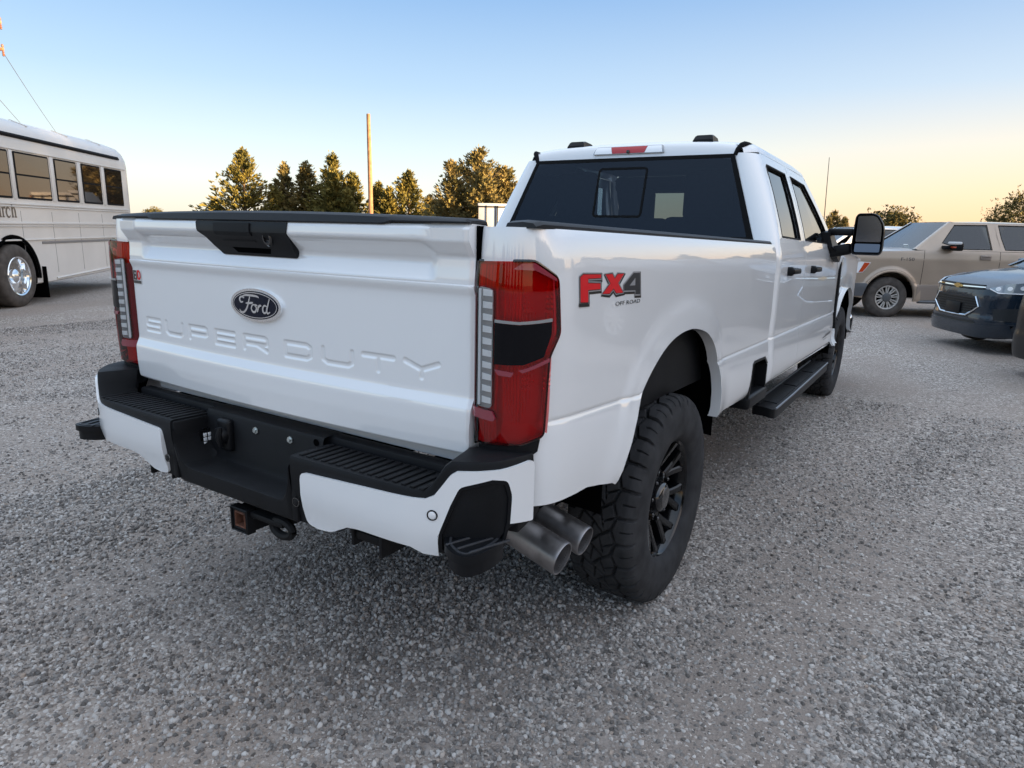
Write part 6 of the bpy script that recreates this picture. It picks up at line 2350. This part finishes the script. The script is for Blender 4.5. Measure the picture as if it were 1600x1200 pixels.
# ---- navy crossover
loc, rz = lot_frame(2.60, 10.47, 240)
GV = 'vehicles parked along the right'
navy, ns, nbody = crossover('parked_crossover', 'dark navy crossover facing the lot with a gold cross badge on its nose', loc, rz, M['navy'], dict(W=.86, H=1.62, R=.335, wb=2.55, fo=.84, ro=.82, hood=.98, cf=.42), GV)
def NP_(t, z, off):
    return ns.pt(t, z, -off)
L = ns.plan.L
for mir in (False, True):
    upg = [(ns.sf(.50), .905), (L - .001, .90), (L - .001, .835), (ns.sf(.50), .845)]
    V, F = patch([upg], NP_, frange(upg[0][0] + .03, L - .02, 10), [], .004, -.03)
    MB().add(V, F, mirror=mir).build('upper_grille', M['grille'], navy)
    V, F = patch([[(ns.sf(.54), .885), (L - .001, .872), (L - .001, .856), (ns.sf(.54), .869)]], NP_, frange(ns.sf(.58), L - .02, 10), [], .014, 0, .004, .004)
    MB().add(V, F, mirror=mir).build('chrome_bar', M['chrome'], navy)
    lg = [(ns.sf(.43), .745), (L - .001, .74), (L - .001, .475), (ns.sf(.30), .482), (ns.sf(.51), .62)]
    V, F = patch([lg], NP_, frange(ns.sf(.58), L - .02, 10), [.5, .6, .7], .003, -.03)
    g_ = MB().add(V, F, mirror=mir).build('lower_grille', M['grille'], navy)
    mb = MB()
    for k in range(7):
        z = .497 + k * .034
        x0 = .30 + (.51 - .30) * min(1, (z - .482) / .138) if z < .62 else .51 - .08 * (z - .62) / .125
        V, F = patch([[(ns.sf(x0 - .03), z), (L - .001, z), (L - .001, z + .018), (ns.sf(x0 - .03), z + .018)]], NP_, frange(ns.sf(x0 - .03) + .03, L - .02, 8), [], .014, 0)
        mb.add(V, F, mirror=mir)
    mb.build('grille_bars', M['black_smooth'], g_)
    pts = [(ns.sf(.0), .476), (ns.sf(.17), .478), (ns.sf(.30), .482), (ns.sf(.41), .55), (ns.sf(.51), .62), (ns.sf(.47), .68), (ns.sf(.43), .745)]
    V, F = tube([NP_(a, b, .012) for a, b in pts], .0125, 6)
    MB().add(V, F, mirror=mir).build('grille_surround', M['chrome'], g_)
    hl = [(ns.sy(.30), .985), (ns.sf(.72), .935), (ns.sf(.585), .868), (ns.sf(.66), .818), (ns.sf(.80), .822), (ns.sy(.42), .855)]
    V, F = patch([hl], NP_, frange(min(h[0] for h in hl) + .03, max(h[0] for h in hl) - .03, 10), [.86, .90], .008, -.02, .008, .006)
    h_ = MB().add(V, F, mirror=mir).build('headlight', M['lens_lit'], navy)
    mb = MB()
    for xx_, zz_ in ((.66, .868), (.735, .878), (.80, .89)):
        t = ns.sf(xx_)
        mb.add(*patch([[(t + p[0], zz_ + p[1]) for p in ell(.030, .027, 16)]], NP_, [t], [zz_], .0125, .004, .010, .006), mirror=mir)
    mb.build('lamp_projectors', M['clear_lens'], h_)
    V, F = tube([NP_(a, b, .010) for a, b in ((ns.sy(.34), .845), (ns.sf(.80), .816), (ns.sf(.67), .812), (ns.sf(.59), .862))], .007, 6)
    MB().add(V, F, mirror=mir).build('lamp_strip', M['clear_lens'], h_)
    fg = [(ns.sf(.66), .60), (ns.sf(.83), .63), (ns.sf(.82), .45), (ns.sf(.68), .46)]
    V, F = patch([fg], NP_, frange(ns.sf(.8), ns.sf(.68), 5), [], -.012 + .016, -.03)
    MB().add(V, F, mirror=mir).build('fog_recess', M['grille'], navy)
    V, F = patch([[(ns.sy(.55), .40), (ns.sf(.8), .40), (ns.sf(.4), .38), (L - .001, .375), (L - .001, .21), (ns.sf(.5), .21), (ns.sy(.5), .25)]], NP_, frange(ns.sy(.6), L - .03, 14), [.3], .016, -.01, .02, .014)
    MB().add(V, F, mirror=mir).build('lower_bumper', M['navy'], navy)
    V, F = patch([[(ns.sf(.45), .425), (L - .001, .42), (L - .001, .385), (ns.sf(.5), .39)]], NP_, frange(ns.sf(.43), L - .03, 8), [], .006, -.01)
    MB().add(V, F, mirror=mir).build('lower_slot', M['grille'], navy)
# badge and plate holder
bow = [(-.035, .030), (.040, .030), (.033, .016), (.085, .016), (.072, -.016), (.028, -.016), (.035, -.030), (-.040, -.030), (-.033, -.016), (-.085, -.016), (-.072, .016), (-.028, .016)]
fy = ns.pt(L - .001, .865)[1]
mk('badge', *patch([bow], lambda u, v, o: (u * 1.05, fy + .016 + o - .02 * (u * 4) ** 2, .866 + v * 1.05), [], [], .012, 0, .004, .004, flip=True), M['gold'], navy)
mk('plate_holder', *box((-.0, ns.pt(L - .001, .56)[1] + .02, .56), (.34, .02, .16), .006), M['black_smooth'], navy)

# ---- black car whose nose corner just enters at the right edge
loc, rz = lot_frame(3.58, 7.93, 240)
blk, _, _ = crossover('parked_car', 'black car at the far right edge, only its nose corner in view', loc, rz, M['black_paint'], dict(W=.92, H=1.75, R=.36, wb=2.7, fo=.90, ro=.9, hood=1.18, cf=.30), GV)
# ---- white car far behind the mirror
loc, rz = lot_frame(-1.70, 18.15, 238)
wht, _, _ = crossover('parked_car', 'white car with a dark windscreen glimpsed behind the black mirror arms', loc, rz, M['white'], dict(W=.92, H=1.80, R=.36, wb=2.8, fo=.90, ro=.9, hood=1.08, cf=.34), GV)

# ------------------------------------------------------------------ bus
bus = thing('school_bus', 'white church bus with bronze windows parked at the left edge', 'bus', (-11.397 + .16 * -.643 - 1.2 * .766, 3.658 + .16 * .766 - 1.2 * .643, 0), R_(0))
hd = math.atan2(.643, -.766)             # heading of the bus front, clockwise from +y
bus.rotation_euler = (0, 0, -hd)
BX = 1.20                                # left side is at x = -BX (local y forward)
prof = [(1.17, .34), (1.195, .36), (1.20, .60), (1.20, 2.62), (1.197, 2.72), (1.18, 2.84), (1.13, 2.96), (1.02, 3.07), (.78, 3.16), (.40, 3.21), (0, 3.22)]
def bus_ring(y, sc, dz=0, lift=0):
    P = []
    for x, z in prof:
        P.append((-x * sc, y, z - dz * max(0, (z - 2.4)) / .6 + lift * max(0, 1 - (z - .34) / .5)))
    for x, z in prof[::-1][1:]:
        P.append((x * sc, y, z - dz * max(0, (z - 2.4)) / .6 + lift * max(0, 1 - (z - .34) / .5)))
    return P
V = []
rings = [(-4.98, .84, .22, .14), (-4.965, .90, .15, .14), (-4.93, .955, .09, .14), (-4.87, .985, .04, .13), (-4.78, 1.0, .01, .13), (-4.4, 1.0, 0, .11), (-3.2, 1.0, 0, .05), (-1.2, 1.0, 0, 0), (1.2, 1, 0, 0), (3.0, 1, 0, 0), (4.6, 1, 0, 0), (4.75, .98, .03, 0), (4.8, .93, .08, 0)]
for y, sc, dz, lf in rings:
    V += bus_ring(y, sc, dz, lf)
k = len(prof) * 2 - 1
F = [tuple(reversed(f)) for f in grid_faces(len(rings), k)]
F += [tuple(range(k)), tuple(range((len(rings) - 1) * k, len(rings) * k))[::-1]]
bbody = mk('body', V, [tuple(reversed(f)) for f in F], M['bus_white'], bus, sharp=30)
# cut the wheel wells out of the body
cv, cf = lathe([(-.02, .0001), (-.02, .62), (.46, .62), (.46, .0001)], 40)
for sx_, yy in ((-1, 0.0), (1, 0.0), (-1, 4.1), (1, 4.1)):
    cutter = mk('cutter', [(sx_ * (BX - v[0] + 0.0), v[1] + yy, v[2] + .52) for v in cv], cf if sx_ > 0 else [tuple(reversed(f)) for f in cf], M['dark'], bus, smooth=False)
    cm = bmesh.new()
    cm.from_mesh(cutter.data)
    bmesh.ops.remove_doubles(cm, verts=cm.verts, dist=.0005)
    bmesh.ops.recalc_face_normals(cm, faces=cm.faces)
    cm.to_mesh(cutter.data)
    cm.free()
    md = bbody.modifiers.new('well', 'BOOLEAN')
    md.operation = 'DIFFERENCE'
    md.solver = 'EXACT'
    md.object = cutter
    bpy.context.view_layer.update()
    dgr = bpy.context.evaluated_depsgraph_get()
    nm = bpy.data.meshes.new_from_object(bbody.evaluated_get(dgr))
    bbody.modifiers.clear()
    bbody.data = nm
    bpy.data.objects.remove(cutter)
bbody.data.set_sharp_from_angle(angle=R_(30))
def BSd(d, z, off):
    """point on the left side at distance d behind the rear axle"""
    return (-BX - off, -d, z)
M['bus_glass'] = mat('bronze_reflective_glass', (0.115, 0.094, 0.078), 0.03, metal=0.85, coat=0.3, coat_rough=0.02)
wd = [(-4.2, -3.1), (-2.95, -1.85), (-1.70, -.62), (-.42, .155)]
wd = [(-4.05, -2.95), (-2.8, -1.7), (-1.55, -.70), (-.62, .17), (.33, 1.42), (1.62, 2.44), (2.65, 3.46), (3.68, 4.50)]
for a, b in wd:
    mb = MB()
    fr_o = [(a, 1.80), (b, 1.80), (b, 2.575), (a, 2.575)]
    fr_i = offset_poly(fr_o, -.035)
    mb.add(*patch([round_poly(fr_o, .03)], BSd, [], [], .010, -.01, .006, .004, flip=True))
    wf = mb.build('window', M['seal'], bus)
    for z0, z1 in ((1.835, 2.185), (2.215, 2.545)):
        V, F = patch([[(a + .03, z0), (b - .03, z0), (b - .03, z1), (a + .03, z1)]], BSd, [], [], .0125 if z0 < 2 else .0145, .008, flip=True)
        # panes lean a touch differently so that each mirrors its own bit of sky
        V = [(v[0] + (v[2] - z0) * random.uniform(-.004, .004), v[1], v[2]) for v in V]
        mk('pane', V, F, M['bus_glass'], wf, smooth=False)
for a, b in zip([w[1] for w in wd[:-1]], [w[0] for w in wd[1:]]):
    c_ = (a + b) / 2
    V, F = box((-BX - .006, -c_, 2.19), (.016, max(.03, (b - a) * .55), .80), .006)
    mk('window_post', V, F, M['bus_white'], bus)
for z, h in ((1.715, .035), (1.67, .02), (1.395, .045), (1.345, .018), (1.115, .03), (2.61, .03)):
    mk('rub_rail', *box((-BX - .010, -.2, z), (.026, 9.0, h), .008), M['bus_white'], bus)
mk('dark_rail', *box((-BX - .004, -2.75, 1.055), (.014, 3.7, .045), .004), M['bus_seam'], bus)  # thin rail in the dark seam colour, low on the rear side
mk('drip_rail', *tube([(-BX + .010, 4.6, 2.83), (-BX + .010, -4.42, 2.83), (-BX + .03, -4.55, 2.81)], [.035, .035, .01], 8), M['seal'], bus)
mk('skirt_rail', *tube([(-BX - .006, -1.25, .40), (-BX - .006, -3.0, .455), (-BX - .006, -4.8, .53)], .018, 6), M['bus_white'], bus)
for d in (.35, 1.35, 2.35, 3.35, 4.35):
    mk('panel_seam', *box((-BX - .0005, -d, 1.05), (.004, .008, 1.1), .001), M['bus_seam'], bus)
for d in (1.2, 2.6, 4.0):
    mk('roof_seam', *box((-.90, -d, 3.125), (.30, .04, .012), .002, rot=Matrix.Rotation(R_(-21), 3, 'Y')), M['bus_white'], bus)
mk('marker_lamp', *box((-1.10, -4.90, 2.72), (.06, .09, .07), .02), M['red_deep'], bus)
# lettering cut off by the picture's left edge
def serif(ch, x, h, q):
    """slab-serif letter as flat strokes; returns stroke list and advance"""
    t, th = .115 * h * 1.5, .05 * h * 1.4
    xh = .66 * h
    S = []
    bar = lambda x0, x1, z: S.append(([(x0, z), (x1, z)], th))
    stem = lambda xx, z0, z1: S.append(([(xx, z0), (xx, z1)], t))
    if ch == 'h' or ch == 'r':
        top = h if ch == 'h' else xh
        stem(x + .13 * h, 0, top)
        bar(x, x + .28 * h, th / 2)
        bar(x, x + .13 * h, top - th / 2)
        if ch == 'h':
            S.append(([(x + .16 * h, xh * .72), (x + .27 * h, xh * .97), (x + .39 * h, xh * .95), (x + .46 * h, xh * .70)], [th, th * 1.2, t * .8, t]))
            stem(x + .46 * h, 0, xh * .72)
            bar(x + .33 * h, x + .60 * h, th / 2)
            return S, .66 * h
        S.append(([(x + .16 * h, xh * .70), (x + .25 * h, xh * .96), (x + .36 * h, xh * .98), (x + .40 * h, xh * .84)], [th, th * 1.2, t * .8, t * .8]))
        return S, .46 * h
    if ch == 'u':
        stem(x + .12 * h, xh * .25, xh)
        bar(x, x + .13 * h, xh - th / 2)
        S.append(([(x + .12 * h, xh * .28), (x + .17 * h, xh * .06), (x + .30 * h, xh * .03), (x + .42 * h, xh * .25)], [t, t * .8, th, th]))
        stem(x + .45 * h, 0, xh)
        bar(x + .34 * h, x + .45 * h, xh - th / 2)
        bar(x + .45 * h, x + .57 * h, th / 2)
        return S, .64 * h
    R0, hh = (.23 * h, xh) if ch == 'c' else (.33 * h, h)
    cx = x + R0 + .03 * h
    P = [(cx + R0 * math.cos(a), hh / 2 + hh / 2 * .94 * math.sin(a)) for a in frange(.65, 2 * PI - .65, 16)]
    S.append((P, [th + (t - th) * abs(math.sin(PI * i / 15)) ** 1.2 for i in range(16)]))
    if ch == 'C':
        S.append(([(cx + R0 * .8, hh * .72), (cx + R0 * .8, hh * .97)], th))
    else:
        S.append(([(cx + R0 * .62, hh * .76), (cx + R0 * .80, hh * .80)], t))
    return S, 2 * R0 + .12 * h
mb = MB()
xx_, q = 0.0, 0
items = []
for ch in 'Church':
    st_, adv = serif(ch, xx_, .25, 0)
    items += st_
    xx_ += adv
for k, (P, w_) in enumerate(items):
    V, F = stroke(P, w_)
    mb.add([BSd(.24 - (xx_ - v[0]), 1.485 + v[1], .0022 + .0003 * (k % 7)) for v in V], F)
bl_ = mb.build('side_lettering', M['decal_dark'], bus, smooth=False)
# wheel, arch, mud flap
DW = 0.0
mb = MB()
a_ = frange(-.12, PI + .12, 30)
V = []
for th in a_:
    c_, s_ = math.cos(th), math.sin(th)
    V += [(-BX - .02, .62 * c_, .52 + .62 * s_), (-BX - .03, .70 * c_, .52 + .68 * s_), (-BX + .02, .71 * c_, .52 + .69 * s_)]
mb.add(V, grid_faces(len(a_), 3))
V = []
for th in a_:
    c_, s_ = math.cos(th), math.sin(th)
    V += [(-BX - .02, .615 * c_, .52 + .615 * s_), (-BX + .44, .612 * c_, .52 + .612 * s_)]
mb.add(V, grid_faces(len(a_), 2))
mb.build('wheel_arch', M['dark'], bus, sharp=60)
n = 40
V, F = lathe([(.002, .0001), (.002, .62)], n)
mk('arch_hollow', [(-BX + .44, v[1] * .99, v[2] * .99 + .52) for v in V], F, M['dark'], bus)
mk('mud_flap', *box((-BX + .18, -.80, .36), (.50, .02, .56), .006), M['dark'], bus)
M['dish'] = mat('dull_wheel_dish', (.42, .40, .38), .45, metal=.5)
def bus_wheel(x, y, flip):
    mb = MB()
    mb.add(*lathe([(.14, .30), (.15, .325), (.135, .335), (.13, .30), (.06, .275), (-.0, .265)], 48))
    w = mb.build('wheel', M['chrome'], bus, sharp=35)
    w.location = (x, y, .52)
    w.rotation_euler = (0, 0, PI if flip else 0)
    mk('tyre', *lathe([(-.14, .32), (-.15, .42), (-.13, .50), (-.10, .525), (.10, .525), (.135, .50), (.155, .42), (.15, .36), (.135, .322)], 56), M['old_rubber'], w, sharp=50)
    mk('wheel_dish', *lathe([(-.0, .268), (-.04, .24), (-.05, .12), (-.03, .115)], 40), M['dish'], w, sharp=50)
    mk('hub', *lathe([(-.06, .135), (.05, .13), (.085, .115), (.112, .07), (.12, .0001)], 32), M['chrome'], w)
    for i in range(10):
        th = 2 * PI * i / 10
        V, F = lathe([(-.06, .016), (-.03, .016), (-.025, .0001)], 6)
        mk('lug_nut', [(v[0], v[1] + .165 * math.cos(th), v[2] + .165 * math.sin(th)) for v in V], F, M['satin_metal'], w)
bus_wheel(-BX + .10, 0, True)
bus_wheel(BX - .10, 0, False)
bus_wheel(-BX + .10, 4.1, True)
bus_wheel(BX - .10, 4.1, False)
mk('rear_door', *box((0, -4.985, 1.75), (.95, .03, 1.9), .02), M['bus_white'], bus)
for s in (-1, 1):
    mk('rear_window', *box((s * .72, -4.98, 2.15), (.36, .03, .7), .02), M['bus_glass'], bus)
mk('rear_bumper', *box((0, -5.02, .52), (2.2, .12, .22), .03), M['black_smooth'], bus)
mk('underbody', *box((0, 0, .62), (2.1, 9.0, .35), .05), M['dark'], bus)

# ------------------------------------------------------------------ poles, wires, trailer
pole = thing('wooden_pole', 'bare brown wooden pole standing among the cedars', 'pole', (-24.25, 25.2, 0))
mk('shaft', *tube([(0, 0, -.3), (.02, 0, 3.5), (-.02, .01, 7.02)], [.135, .115, .092], 14), M['pole_wood'], pole)
up = thing('utility_pole', 'tall utility pole at the left edge with insulators on its cross-arms', 'utility pole', (-35.9, 13.1, 0))
mk('shaft', *tube([(0, 0, -.3), (0, 0, 10.6)], [.17, .12], 14), M['pole_wood'], up)
arm_dir = Vector((.842, .54, 0))
wires = []
for z, L_ in ((9.88, 1.02), (8.78, .98)):
    a, b = arm_dir * -L_, arm_dir * L_
    q = arm_dir.to_track_quat('X', 'Z').to_matrix()
    V, F = box((0, 0, z), (2 * L_, .10, .13), .01, rot=q)
    arm = mk('cross_arm', [(v[0], v[1], v[2]) for v in V], F, M['pole_wood'], up)
    for e in (-.97, -.45, .45, .97):
        p = arm_dir * L_ * e + Vector((0, 0, z))
        V, F = lathe([(-.30, .02), (-.28, .06), (-.24, .03), (-.20, .06), (-.16, .03), (-.12, .055), (-.08, .02), (.07, .02), (.09, .045), (.15, .055), (.20, .03), (.22, .0001)], 10, 'z')
        mk('insulator', [(v[0] + p.x, v[1] + p.y, v[2] + p.z) for v in V], F, M['porcelain'], arm)
far_dir = Vector((-.875, .485, 0))
def wire(name, p0, p1, sag, label):
    pts = []
    for i in range(33):
        t = i / 32
        p = Vector(p0).lerp(Vector(p1), t)
        p.z -= sag * 4 * t * (1 - t)
        pts.append(p)
    V, F = tube(pts, .012, 5)
    o = mk(name, V, F, M['wire'])
    return tag(o, label, 'wire', 'power lines from the utility pole')
P0 = Vector((-35.9, 13.1, 0))
wire('power_line', P0 + arm_dir * .97 + Vector((0, 0, 8.60)), P0 + arm_dir * .97 + far_dir * 80 + Vector((0, 0, 7.6)), 1.2, 'thin upper wire slanting down from the cross-arm behind the bus')
wire('power_line', P0 + arm_dir * .12 + Vector((0, 0, 7.15)), P0 + arm_dir * .12 + far_dir * 80 + Vector((0, 0, 6.3)), 1.0, 'faint lower wire slanting down to the bus roof')

tr = thing('cargo_trailer', 'white box trailer with dark ribs seen over the bed rail beside the cab', 'trailer', (-18.45, 28.35, 0), R_(33))
tr.scale = (.82, .82, .90)
mk('box', *box((0, 1.6, 1.85), (2.28, 4.6, 2.40), .03), M['trailer_white'], tr)
for x in (-1.12, -.62, -.04, .08, .62, 1.12):
    mk('rib', *box((x, -.715, 1.80), (.055, .04, 2.25), .006), M['seal'], tr)
mk('header', *box((0, -.72, 2.86), (2.26, .035, .07), .006), M['seal'], tr)
for x in (-.95, .95):
    V, F = lathe([(-.1, .2), (-.11, .32), (.11, .32), (.1, .2)], 24)
    mk('wheel', [(v[0] + x, v[1] + 2.0, v[2] + .32) for v in V], F, M['old_rubber'], tr)
mk('floor_frame', *box((0, 1.6, .58), (2.2, 4.6, .16), .02), M['dark'], tr)
rp = thing('steel_post', 'rusty brown post standing at the right end of the white trailer', 'post', (-17.55, 28.75, 0), R_(33))
rp.scale = (.7, .7, .88)
mk('shaft', *box((0, 0, 1.45), (.42, .42, 3.05), .03), M['pole_wood'], rp)
